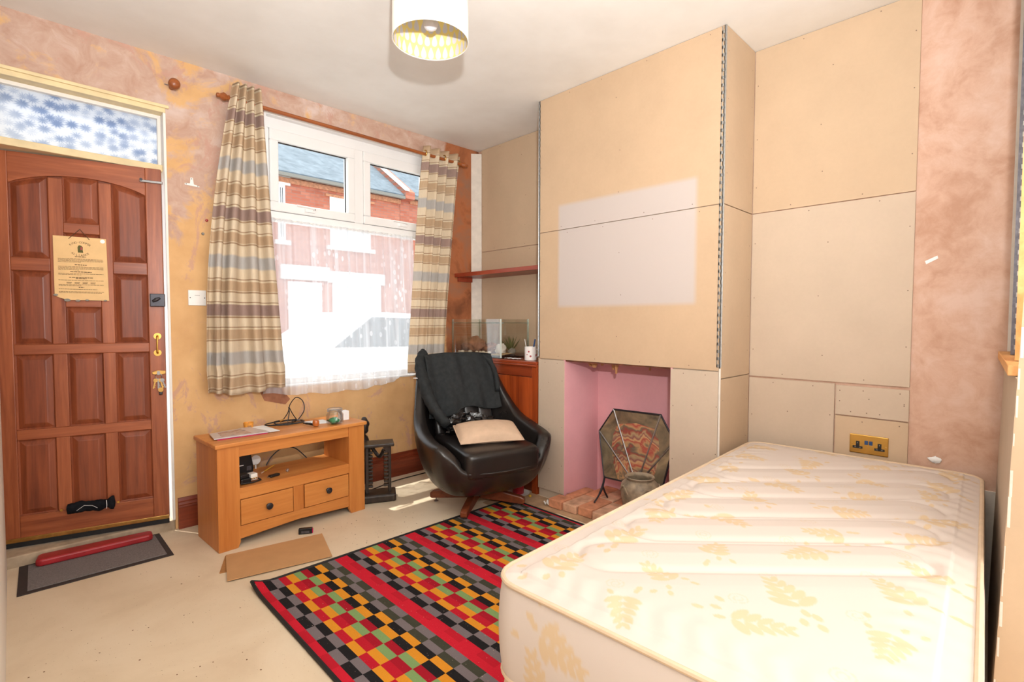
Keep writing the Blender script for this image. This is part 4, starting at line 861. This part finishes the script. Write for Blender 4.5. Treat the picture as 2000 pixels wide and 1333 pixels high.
MB().lathe([(0, 0), (.062, 0), (.070, .01), (.082, .06), (.096, .13), (.101, .18), (.096, .205), (.080, .222), (.070, .229), (.071, .238), (.077, .243), (.074, .247), (.064, .242), (.062, .228), (.085, .20), (.09, .17), (.08, .08), (0, .02)], 32).build('body', 'glaze_pot', pot, smooth=True, ang=60)
for a in (2.6, 4.0, 5.4): MB().tube([(.100*math.cos(a+d), .100*math.sin(a+d), .185+.018*math.sin(7*d+1)) for d in np.linspace(-.45, .45, 10)], .005, 6).build('relief', 'glaze_pot', pot, smooth=True)
tin = thing('red_tin', 'small red tin standing on a white plate beside the cupboard', 'tin', (-.435, -.905, .010))
MB().lathe([(0, 0), (.034, 0), (.036, .003), (.036, .075), (.034, .078), (0, .078)], 24).build('body', 'red_tin', tin, smooth=True, ang=40); MB().lathe([(.036, .07), (.0375, .072), (.0375, .077), (.036, .079)], 24).build('rim', 'red_tin', tin)
tag(MB().lathe([(0, 0), (.05, 0), (.072, .006), (.074, .009), (.05, .005), (0, .004)], 28, (-.435, -.905, .0065)).build('white_plate', 'white_plastic', None, smooth=True), 'white plate on the floor under the red tin', 'plate')
tag(bumpy('yellow_pellet', 'yellow_plastic', (-.43, -1.005, .015), (.010, .010, .008), 5, None, (10, 7), .1), 'small yellow blob on the concrete near the red tin', 'litter')
tag(MB().grid(lambda u, v: (-.47+.05*u, -1.155-.05*v, .010+.022*abs(math.sin(u*5+1)*math.cos(v*6))), 8, 8).build('plastic_scrap', 'white_plastic', None, solid=.001), 'scrap of crumpled white plastic beside the first hearth brick', 'litter')
boxo('shadow_gap', BX+.03, BX+.05, FY0, BY0-.003, .006, .055, 'black_rubber', cb)

# ================================================================== WINDOW DRESSING, LAMP
rod = thing('curtain_rod', 'slim brown wooden curtain pole above the window', 'curtain rod')
RYy, RZ = -.08, 2.345
MB().tube([(-1.86, RYy, RZ), (-.24, RYy, RZ-.013)], .0115, 14).build('pole', 'rod_wood', rod, smooth=True)
fin = [(.0115, 0), (.016, .004), (.011, .010), (.020, .022), (.022, .032), (.014, .044), (.010, .05), (.013, .056), (.011, .064), (0, .068)]
MB().lathe(fin, 16).xf(Matrix.Translation((-1.86, RYy, RZ)) @ Matrix.Rotation(-PI/2, 4, 'Y')).build('finial', 'rod_wood', rod, smooth=True); MB().lathe(fin, 16).xf(Matrix.Translation((-.24, RYy, RZ-.013)) @ Matrix.Rotation(PI/2, 4, 'Y')).build('finial', 'rod_wood', rod, smooth=True)
def knob_bracket(parent, x, z): MB().lathe([(.026, 0), (.026, -.008), (.014, -.014), (.012, -.06), (.018, -.07), (.018, -.085), (0, -.09)], 16, (x, 0, z), 1).build('bracket', 'rod_wood', parent, smooth=True, ang=50)
knob_bracket(rod, -1.79, RZ); knob_bracket(rod, -.29, RZ-.012)
wb_ = thing('pole_bracket', 'short turned wooden pole bracket left on the wall above the door', 'bracket', (-2.115, 0, 2.345))
MB().lathe([(.012, 0), (.012, -.035), (.022, -.045), (.026, -.055), (.026, -.075), (.018, -.085), (0, -.087)], 18, (0, 0, 0), 1).build('boss', 'rod_wood', wb_, smooth=True, ang=50); MB().tube([(-.002, -.03, 0), (-.035, -.02, .004)], .002, 6).build('nail', 'steel', wb_)

def curtain(name, label, top, bot, zt_, zb_, npl, amp0, amp1, seed, mid=None, yb=-.10, hole=(), yo=0.0):
    r = random.Random(seed); phs = [r.uniform(0, 6) for _ in range(8)]
    c = thing(name, label, 'curtain')
    def f(u, v):
        z = zt_+(zb_-zt_)*v; k = v**.85; a = top[0]+(bot[0]-top[0])*k; b = top[1]+(bot[1]-top[1])*k
        if mid:
            s_ = math.sin(PI*v); a += mid[0]*s_; b += mid[1]*s_
        amp = amp0+(amp1-amp0)*min(1, v*1.6)
        uu = u+.055*math.sin(2*PI*u+phs[0])*min(1, 1.5*v)+.03*math.sin(4*PI*u+phs[5])*v+.02*math.sin(5*v+phs[1])*v
        y = RYy+yo*(1-v)+(yb-RYy)*v+amp*(math.cos(2*PI*npl*uu+phs[2]*.2)+.35*v*math.sin(2*PI*npl*2*uu+phs[3]))
        x = a+(b-a)*u+.006*math.sin(4*PI*npl*uu)*v
        if z < .85: x += .006*math.sin(9*u+20*v)
        return (x, y, z-.012*v*math.sin(2*PI*u+phs[4]))
    n = 16*npl+1
    MB().grid(f, n, 70).build('cloth', 'curtain_cloth', c, smooth=True, ang=80, solid=.003)
    for u in hole:
        x, y, z = f(u, .03); MB().tube([(x+.004, y-.004+.021*math.cos(q), RZ-.004+.021*math.sin(q)) for q in np.linspace(0, 2*PI, 18)[:-1]], .0045, 8, True).build('eyelet', 'brass_dull', c, smooth=True)
    return c
c1 = curtain('striped_curtain', 'cream curtain with brown and grey stripes nearest the front door', (-1.845, -1.70), (-2.01, -1.60), 2.425, .722, 4, .026, .034, 2, (-.03, .0), -.105, (), -.034)
c2 = curtain('striped_curtain', 'cream curtain with brown and grey stripes beside the alcove', (-.575, -.235), (-.715, -.395), 2.395, .735, 4, .028, .026, 5, None, -.075, (.02, .52, .98))
# net curtain
nc = thing('net_curtain', 'sheer white leaf-patterned net curtain across the lower window', 'net curtain')
def net(u, v):
    x = -1.70+1.08*u; zb_ = .69-.03*math.sin(PI*min(1, u*1.15))+.055*max(0, u-.72)/.28+.006*math.sin(u*30); z = 1.745+(zb_-1.745)*v
    y = .018-.060*min(1, v*1.15)+.012*math.sin(u*58+2*math.sin(v*3+u*5))*(.4+.6*v)+.006*math.sin(u*131)
    if x < WX0+.016: y = min(y, -.012)
    return (x, min(y, .03) if z > .74 else min(y, -.014), z)
MB().grid(net, 300, 60).build('cloth', 'net_cloth', nc, smooth=True, ang=80)
MB().tube([(WX0+.014, .022, 1.742), (-1.1, .022, 1.736), (WX1-.01, .022, 1.742)], .0025, 6).build('wire', 'white_plastic', nc)

# ---- pendant lamp
LX, LY, LZ, LR, LH = -1.543, -1.513, 2.224, .147, .20
pd = thing('pendant_lamp', 'white drum pendant lampshade with yellow patterned lining hanging from the ceiling', 'lamp', (LX, LY, LZ))
MB().grid(lambda u, v: (LR*math.cos(2*PI*u), LR*math.sin(2*PI*u), LH*v), 72, 2, True).build('shade', 'shade_cloth', pd, smooth=True, solid=.0012)
MB().grid(lambda u, v: ((LR-.0022)*math.cos(2*PI*u), (LR-.0022)*math.sin(2*PI*u), .001+(LH-.002)*v), 72, 2, True).build('lining', 'shade_lining', pd, smooth=True)
for z in (0, LH): MB().tube([(LR*math.cos(a), LR*math.sin(a), z) for a in np.linspace(0, 2*PI, 73)[:-1]], .002, 6, True).build('rim_wire', 'shade_cloth', pd, smooth=True)
for k_ in range(3):
    a = k_*2*PI/3+.5; MB().tube([(.02*math.cos(a), .02*math.sin(a), LH-.03), (LR*math.cos(a), LR*math.sin(a), LH-.004)], .0016, 6).build('spider_arm', 'white_plastic', pd)
MB().lathe([(.022, LH-.032), (.024, LH-.028), (.022, LH-.024)], 16).build('spider_ring', 'white_plastic', pd)
MB().lathe([(0, .040), (.012, .042), (.024, .050), (.030, .064), (.029, .08), (.022, .098), (.014, .115), (.013, .13)], 24).build('bulb', 'bulb_glass', pd, smooth=True)
MB().lathe([(.013, .128), (.019, .13), (.019, .165), (.012, .175), (.005, .19), (0, .19)], 18).build('lamp_holder', 'white_plastic', pd, smooth=True, ang=40)
MB().tube([(0, 0, .185), (0, 0, H-LZ-.02)], .0035, 8).build('cord', 'white_plastic', pd); MB().lathe([(.045, H-LZ), (.045, H-LZ-.008), (.03, H-LZ-.022), (0, H-LZ-.026)], 24).build('ceiling_rose', 'white_plastic', pd, smooth=True)

# ================================================================== SMALL THINGS ON WALLS
sk_ = thing('wall_socket', 'brass double power socket on the plasterboard above the bed', 'socket', (-.002, -2.702, .568))
boxo('plate', -.006, 0, -.073, .073, -.043, .043, 'brass', sk_, .003)
for s_ in (1, -1):
    y = s_*.041; boxo('earth_slot', -.0068, -.0058, y-.007, y+.007, -.012, .012, 'black_plastic', sk_); boxo('pin_slot', -.0068, -.0058, y-.019, y+.019, -.021, -.010, 'black_plastic', sk_)
    boxo('pin_hole', -.0070, -.0066, y-.012, y-.006, -.017, -.014, 'steel', sk_); boxo('pin_hole', -.0070, -.0066, y+.006, y+.012, -.017, -.014, 'steel', sk_); boxo('pin_hole', -.0070, -.0066, y-.0015, y+.0015, .002, .007, 'steel', sk_)
    boxo('switch', -.009, -.0055, min(s_*.002, s_*.015), max(s_*.002, s_*.015), .0, .018, 'pen_blue', sk_, .001); MB().lathe([(0, 0), (.003, 0), (.003, -.001), (0, -.0015)], 10, (-.006, s_*.064, .0), 0).build('screw', 'brass_dull', sk_)
bp2 = thing('blanking_plate', 'white blanking plate on the wall beside the front door', 'wall plate', (-2.02, 0, 1.248))
boxo('plate', -.043, .043, -.009, 0, -.042, .042, 'white_plastic', bp2, .003)
for s_ in (-1, 1): MB().lathe([(0, 0), (.003, 0), (.0, -.001)], 10, (s_*.034, -.009, 0), 1).build('screw', 'dark_metal', bp2)
mb = MB()
for k_ in range(5): mb.box(-.012+k_*.005, -.0085+k_*.005, -.0093, -.0089, .012, .0145)
mb.build('plate_lettering', 'stone_chip', bp2)
bk = thing('fixing_bracket', 'small cream triangular fixing bracket on the wall by the door', 'bracket', (-2.033, 0, 1.873))
MB().prism([(-.033, -.012), (-.008, -.010), (-.006, .022), (.006, .022), (.010, -.012), (.036, -.018), (.036, -.024), (-.033, -.021)], 1, -.004, 0).build('plate', 'white_plastic', bk, bevel=.001)
for x, z in ((-.026, -.016), (.028, -.019), (0, .015)): MB().lathe([(0, 0), (.0025, 0), (0, -.001)], 8, (x, -.0042, z), 1).build('screw', 'dark_metal', bk)
tag(MB().prism([(-2.882, 1.366), (-2.878, 1.380), (-2.918, 1.400), (-2.921, 1.388)], 0, .0065, .009).build('price_tag', 'white_card'), 'small white torn sticker on the pink plaster wall', 'sticker')
for k_, (x, z) in enumerate(((-1.985, 1.60), (-1.965, 1.675))):
    tag(MB().lathe([(.0, 0), (.008, 0), (.006, -.010), (0, -.012)], 8, (x, 0, z), 1).build('wall_plug', 'red_paint' if k_ == 1 else 'stone_chip', None, smooth=True), ('grey filler lump in the wall near the striped curtain', 'red plastic wall plug beside the striped curtain')[k_], 'wall plug')
tag(bumpy('plaster_chip', 'white_card', (.004, -2.935, .545), (.006, .022, .012), 6, None, (12, 8), .3), 'white chipped plaster spot low on the pink plaster wall', 'filler')

# ================================================================== THINGS ON AND UNDER THE MEDIA UNIT
T0 = .5305
def sheet(name, mat, pts, z, th, label, cat, group=None):
    return tag(MB().prism(pts, 2, z, z+th).build(name, mat, None, bevel=.0006), label, cat, group)
sheet('magenta_folder', 'magenta_card', [(-2.035, -.395), (-1.80, -.40), (-1.79, -.22), (-2.03, -.25)], T0, .003, 'magenta card folder at the bottom of the paper pile', 'folder')
sheet('white_envelope', 'white_card', [(-1.93, -.39), (-1.735, -.392), (-1.75, -.185), (-1.90, -.20)], T0+.003, .002, 'white envelope under the brochures on the media unit', 'envelope')
t = NT('brochure_print'); n = t.noise(16, 4, t.coord((1, 2, 1)), .7); t.fin(t.ramp(n, [(.35, lin((150, 110, 100))), (.5, lin((196, 170, 160))), (.65, lin((140, 130, 136)))]), .25, 0, .5)
plain('brochure_edge', (196, 190, 192), .2, 0, .6, .04)
br = thing('brochure', 'glossy printed brochure on top of the paper pile', 'brochure', (0, 0, 0))
MB().prism([(-2.05, -.392), (-1.79, -.398), (-1.83, -.20), (-2.035, -.245)], 2, T0+.005, T0+.010).build('cover', 'brochure_edge', br); MB().prism([(-2.01, -.372), (-1.87, -.376), (-1.88, -.225), (-2.0, -.255)], 2, T0+.0100, T0+.0106).build('printed_panel', 'brochure_print', br)
sheet('letter_sheet', 'white_card', [(-1.545, -.225), (-1.43, -.24), (-1.435, -.36), (-1.535, -.34)], T0, .002, 'white letter lying under the glass jar', 'paper')
cup = thing('orange_tealight', 'small orange candle cup at the back of the media unit', 'candle', (-1.828, -.185, T0+.0)); 
MB().lathe([(0, 0), (.022, 0), (.026, .032), (.024, .032), (.021, .02), (0, .02)], 20).build('cup', 'orange_cup', cup, smooth=True, ang=40); MB().tube([(0, 0, .02), (.001, 0, .03)], .001, 5).build('wick', 'black_plastic', cup); boxo('sticker', -.012, .008, -.0255, -.023, .006, .018, 'cardboard_side', cup)
cb_ = thing('coiled_cable', 'coil of black cable with one loop standing up on the media unit', 'cable', (-1.636, -.200, T0))
pts = []
for k_ in range(200):
    a = k_/200*2*PI*4.3; rr = .060+.022*math.sin(k_*.031)+.006*math.sin(k_*.37); pts.append((rr*1.35*math.cos(a), rr*.9*math.sin(a), .004+.007*(k_/200)*(1+math.sin(a*1.3+1))))
MB().tube(pts, .0026, 6).build('coil', 'cable_black', cb_, smooth=True)
MB().tube(catmull([(-.02, .0, .012), (.02, .01, .06), (.035, .015, .105), (.072, .02, .142), (.110, .02, .118), (.115, .01, .065), (.075, -.01, .020), (.05, -.02, .012)], 8), .0028, 6).build('loop', 'cable_black', cb_, smooth=True)
MB().tube(catmull([(.015, .0, .01), (.028, .01, .06), (.03, .02, .09), (.045, .005, .05), (.065, -.01, .012)], 6), .0028, 6).build('strand', 'cable_black', cb_, smooth=True)
MB().tube([(-.03, .0, .018), (-.008, .004, .024)], .006, 8).build('connector', 'brass_dull', cb_); MB().tube([(.06, -.012, .012), (.075, -.03, .014)], .005, 8).build('connector', 'steel', cb_)
pp = thing('tobacco_pipe', 'brown wooden tobacco pipe beside the glass jar', 'pipe', (-1.54, -.395, T0), math.radians(-12))
MB().lathe([(0, 0), (.014, .002), (.018, .012), (.018, .026), (.015, .034), (.010, .034), (.009, .02), (0, .018)], 20).build('bowl', 'pipe_wood', pp, smooth=True, ang=50); MB().tube(catmull([(-.012, .006, .010), (-.03, .03, .012), (-.045, .06, .010), (-.05, .085, .008)], 5), [.007]*5+[.006]*5+[.004]*6, 10).build('stem', 'black_plastic', pp, smooth=True)
jr = thing('glass_jar', 'clip-top glass jar with green contents on the media unit', 'jar', (-1.428, -.395, T0+.002))
MB().lathe([(0, 0), (.042, 0), (.048, .006), (.048, .052), (.040, .062), (.038, .068), (.041, .070), (.041, .074), (.0375, .074), (.0365, .064), (.045, .050), (.045, .008), (0, .004)], 28).build('body', 'jar_glass', jr, smooth=True, ang=40)
MB().lathe([(0, .088), (.036, .088), (.041, .084), (.041, .076), (.036, .075), (0, .078)], 28).build('lid', 'jar_glass', jr, smooth=True, ang=40)
for z in (.072, .082): MB().tube([(.0425*math.cos(a), .0425*math.sin(a), z) for a in np.linspace(0, 2*PI, 25)[:-1]], .0013, 6, True).build('clip_wire', 'steel', jr, smooth=True)
MB().tube([(-.01, -.044, .082), (0, -.05, .07), (.012, -.05, .055), (.02, -.044, .070)], .0014, 6).build('clip_wire', 'steel', jr, smooth=True)
q = bumpy('contents', 'jar_green', (-.010, -.008, .018), (.030, .026, .015), 3, jr, (14, 9), .3); q2 = bumpy('contents', 'white_card', (.018, .012, .012), (.02, .02, .010), 8, jr, (12, 8), .2)
wbx = tag(MB().box(-1.365, -1.315, -.345, -.30, T0, T0+.055).build('white_box', 'white_card', None, bevel=.002), 'small white cardboard box behind the glass jar', 'box')
# on the shelf
S0 = .2955
rt_ = thing('black_router', 'black plastic router lying at the left end of the open shelf', 'router', (-1.875, -.235, S0), math.radians(4))
MB().prism([(-.045, .0), (.040, .0), (.046, .03), (.030, .125), (-.045, .13)], 1, -.03, .03).build('case', 'black_plastic', rt_, bevel=.006); boxo('label', .008, .032, -.0312, -.030, .022, .045, 'foil', rt_); boxo('light_bar', -.04, -.008, -.0312, -.030, .052, .056, 'white_card', rt_)
pa = thing('plug_adaptor', 'cluster of black plugs and a white adaptor on the shelf', 'adaptor', (-1.900, -.415, S0), math.radians(8))
boxo('adaptor_body', .0, .035, -.02, .025, .012, .045, 'white_plastic', pa, .004); boxo('plug', -.05, .0, -.025, .02, .004, .03, 'black_plastic', pa, .005); boxo('plug', -.05, -.006, -.018, .03, .030, .05, 'black_plastic', pa, .004); MB().tube([(-.05, -.02, .008), (0, -.032, .006), (.05, -.02, .006), (.055, .015, .006)], .004, 8).build('cable', 'cable_black', pa, smooth=True)
for k_ in range(3): boxo('pin', -.002+k_*.012, .004+k_*.012, -.03, -.02, .02, .026, 'brass', pa)
tag(MB().lathe([(0, 0), (.026, 0), (.027, .0015), (0, .002)], 24, (-1.797, -.195, S0+.052), 1).box(-1.80, -1.794, -.195, -.193, S0+.003, S0+.03).build('white_disc', 'white_plastic', None), 'white round plastic disc with a stem behind the shelf', 'plastic disc')
tag(MB().tube(catmull([(-1.735, -.17, S0+.004), (-1.70, -.165, S0+.05), (-1.64, -.16, S0+.085), (-1.57, -.165, S0+.075), (-1.51, -.19, S0+.010)], 8), .0032, 8).build('shelf_cable', 'cable_black', None, smooth=True), 'black cable arching over the back of the open shelf', 'cable')
pn = thing('thin_paintbrush', 'thin yellow-handled brush lying across the shelf', 'brush'); MB().tube([(-1.785, -.283, S0+.004), (-1.735, -.235, S0+.006), (-1.70, -.205, S0+.008)], [.003, .0028, .002], 8).build('handle', 'yellow_plastic', pn); MB().tube([(-1.785, -.283, S0+.004), (-1.80, -.297, S0+.003)], [.003, .004], 8).build('bristles', 'pillow_linen', pn)
kf = thing('key_fob', 'black key fob lying on the middle of the open shelf', 'key fob', (-1.772, -.40, S0), math.radians(15)); MB().box(-.028, .028, -.013, .013, 0, .013).build('case', 'black_plastic', kf, bevel=.005); MB().tube([(-.03+.009*math.cos(a), .009*math.sin(a), .006) for a in np.linspace(0, 2*PI, 12)[:-1]], .0015, 6, True).build('ring', 'steel', kf)
tag(bumpy('clear_bead', 'poly_film', (-1.688, -.362, S0+.009), (.008, .008, .009), 1, None, (12, 8), .0), 'small clear glass bead on the open shelf', 'bead')
# on the floor
ld = thing('doormat', 'grey ribbed doormat with dark rubber edge at the front door', 'doormat')
MB().prism([(-2.762, -.347), (-2.221, -.353), (-2.221, -.012), (-2.752, -.008)], 2, 0, .004).build('rubber_edge', 'mat_edge', ld, bevel=.001); MB().prism([(-2.730, -.322), (-2.245, -.327), (-2.245, -.035), (-2.722, -.03)], 2, .004, .0075).build('pile', 'mat_grey', ld)
tag(MB().prism([(-2.70, -.075), (-2.690, -.012), (-2.672, -.002), (-2.275, -.035), (-2.258, -.050), (-2.262, -.095), (-2.28, -.104), (-2.685, -.090)], 2, .0078, .040).build('red_bar', 'red_paint', None, bevel=.009, seg=3), 'red-painted wooden bar lying on the doormat', 'wooden bar')
tag(MB().prism([(-2.117, -.815), (-1.691, -.907), (-1.615, -.626), (-2.05, -.548)], 2, .006, .010).build('cardboard_sheet', 'cardboard', None), 'large flat brown cardboard sheet in front of the media unit', 'cardboard')
tag(MB().prism([(-2.118, -.705), (-1.78, -.80), (-1.70, -.60), (-2.052, -.545)], 2, .0, .005).build('cardboard_sheet', 'cardboard_side', None), 'darker cardboard sheet sticking out beneath the larger one', 'cardboard')
bt = thing('black_lighter_box', 'small black box lying on the floor before the cardboard', 'box', (-1.668, -.545, 0), math.radians(-30)); boxo('case', -.034, .034, -.011, .011, 0, .030, 'black_plastic', bt, .003); boxo('label', -.02, .02, -.0115, -.011, .006, .018, 'foil', bt); boxo('end_cap', .034, .037, -.009, .009, .003, .024, 'magenta_card', bt)
tag(MB().tube(catmull([(-1.20, -.20, .004), (-1.05, -.16, .004), (-.85, -.11, .004), (-.60, -.10, .004), (-.45, -.09, .004)], 6), .0035, 6).build('floor_cable', 'cable_black', None, smooth=True), 'black cable running along the floor by the skirting board', 'cable')
mb = MB(); r_ = random.Random(31)
for k_ in range(150):
    x, y = r_.uniform(-2.75, -.9), r_.uniform(-2.2, -.1)
    if -2.2 < x and y < -.92: x = r_.uniform(-2.75, -2.1)
    if -2.1 < x < -1.2 and y > -.52: y = r_.uniform(-.9, -.55)
    if -2.14 < x < -1.6 and -.92 < y < -.53: x = r_.uniform(-1.55, -1.1)
    s_ = r_.uniform(.001, .004); a = r_.uniform(0, 6); mb.add([(x+s_*math.cos(a+q)*r_.uniform(.5, 1.2), y+s_*math.sin(a+q), .0006) for q in (0, 1.3, 2.6, 3.9, 5.2)]+[(x, y, .0016)], [(i, (i+1) % 5, 5) for i in range(5)])
tag(mb.build('floor_debris', 'dirt'), 'tiny specks of dirt scattered over the pale floor', 'debris', None, 'stuff')

# ================================================================== OUTDOORS: the street seen through the window
struct(boxo('ground_street', -14, 20, 2.2, 7.6, -.4, -.22, 'asphalt')); struct(boxo('ground_pavement', -14, 20, WT+.12, 2.2, -.4, -.10, 'pavement')); struct(boxo('ground_far_pavement', -14, 20, 7.6, 9.5, -.4, -.10, 'pavement'))
FYh = 9.5; EZ = 4.66
def house(label, x0, x1, wins, door_x, ez=EZ):
    h = thing('terraced_house', label, 'house', (x0, FYh, -.12), 0, 'terraced houses across the street'); W = x1-x0
    boxo('wall', 0, W, 0, 6, 0, ez+.12, 'street_brick', h)
    MB().add([(0, -.25, ez+.02), (W, -.25, ez+.02), (W, 3, ez+2.2), (0, 3, ez+2.2), (0, 6.25, ez+.02), (W, 6.25, ez+.02), (0, -.25, ez+.12), (W, -.25, ez+.12), (W, 3, ez+2.32), (0, 3, ez+2.32), (0, 6.25, ez+.12), (W, 6.25, ez+.12)],
             [(6, 7, 8, 9), (9, 8, 11, 10), (0, 3, 2, 1), (3, 4, 5, 2), (0, 1, 7, 6), (4, 10, 11, 5), (0, 6, 9, 3), (3, 9, 10, 4), (1, 2, 8, 7), (2, 5, 11, 8)]).build('roof', 'street_slate', h)
    boxo('gutter', 0, W, -.30, -.20, ez+.0, ez+.08, 'stone_chip', h); boxo('eaves_course', 0, W, -.06, 0, ez-.10, ez+.02, 'brick_clay', h)
    for wx0, wx1, wz0, wz1, lint in wins:
        f = ring(wx0-x0, wx1-x0, wz0+.12, wz1+.12, .07, .07, .08, .07, -.03, .05).box((wx0+wx1)/2-x0-.03, (wx0+wx1)/2-x0+.03, -.03, .05, wz0+.2, wz1+.05).build('window', 'white_upvc', h)
        boxo('pane', wx0-x0+.05, wx1-x0-.05, -.012, -.004, wz0+.18, wz1+.07, 'curtain_far', f)
        boxo('lintel', wx0-x0-.12, wx1-x0+.12, -.05, 0, wz1+.12, wz1+.12+lint, 'white_paint' if lint > .25 else 'brick_clay', h); boxo('sill', wx0-x0-.1, wx1-x0+.1, -.1, 0, wz0+.02, wz0+.12, 'white_paint', h)
    d_ = boxo('front_door', door_x-x0-.42, door_x-x0+.42, -.02, 0, .1, 2.2, 'white_upvc', h); boxo('door_pane', door_x-x0-.25, door_x-x0+.25, -.03, -.02, 1.2, 1.95, 'curtain_far', d_); boxo('door_surround', door_x-x0-.6, door_x-x0+.6, -.08, 0, 2.25, 2.6, 'white_paint', h)
    return h
house('red brick terraced house with white lintel seen through the left window light', -2.6, 1.72, [(-1.6, -.5, 3.0, 4.2, .28), (-1.8, -.2, .7, 2.1, .3)], 1.1)
house('red brick terraced house whose upper sash shows in the window middle', 1.74, 5.24, [(1.3+.57, 2.04, 3.05, 4.38, .30), (3.16, 4.3, 3.05, 4.30, .06), (3.2, 4.6, .7, 2.1, .3)], 2.5)
house('red brick terraced house beyond the party wall at the window right', 5.55, 10.5, [(6.3, 7.4, 3.0, 4.2, .28), (6.4, 7.9, .7, 2.1, .3)], 9.3, EZ+.05)
pw = thing('party_wall', 'white-topped brick parapet stepping down the slate roof opposite', 'parapet', (5.25, FYh, 0)); 
MB().prism([(-.30, EZ-.1), (-.30, EZ+.10), (3, EZ+2.34), (3, EZ-.1)], 0, 0, .30).build('brickwork', 'street_brick', pw); MB().prism([(-.34, EZ+.10), (-.34, EZ+.16), (3, EZ+2.40), (3, EZ+2.34)], 0, -.04, .10).build('coping', 'white_paint', pw); boxo('pier', 0, .3, -.0, .05, 0, EZ, 'street_brick', pw)
def car(label, loc, rot, paint):
    c = thing('parked_car', label, 'car', loc, rot, 'cars parked in the street')
    side = [(-2.0, .28), (-2.05, .62), (-1.85, .86), (-1.2, .95), (-.55, 1.42), (.75, 1.46), (1.45, 1.02), (1.95, .93), (2.05, .6), (2.0, .28)]
    MB().prism(side, 1, -.82, .82).build('body', paint, c, bevel=.08, seg=3)
    for s_ in (-1, 1): MB().prism([(-1.0, .98), (-.48, 1.36), (.7, 1.39), (1.2, 1.02)], 1, min(s_*.80, s_*.835), max(s_*.80, s_*.835)).build('side_window', 'car_glass', c)
    MB().add([(-1.23, -.68, .98), (-1.23, .68, .98), (-.60, .62, 1.42), (-.60, -.62, 1.42)], [(0, 1, 2, 3)]).build('windscreen', 'car_glass', c, solid=.03)
    for x in (-1.28, 1.3):
        for s_ in (-1, 1): wh = MB().lathe([(0, -.09), (.30, -.09), (.315, -.05), (.315, .05), (.30, .09), (0, .09)], 24, (x, s_*.74, .315), 1).build('wheel', 'tyre', c, smooth=True, ang=40); MB().lathe([(0, -.005), (.2, 0), (.2, .01), (0, .012)], 18, (x, s_*.84, .315), 1).build('hubcap', 'steel', wh)
    return c
car('white car parked outside, dimly seen through the net curtain', (1.2, 3.45, -.22), math.radians(180), 'car_paint')
car('silver car parked further along, seen through the net beside the far curtain', (6.2, 6.5, -.22), 0, 'silver_paint')
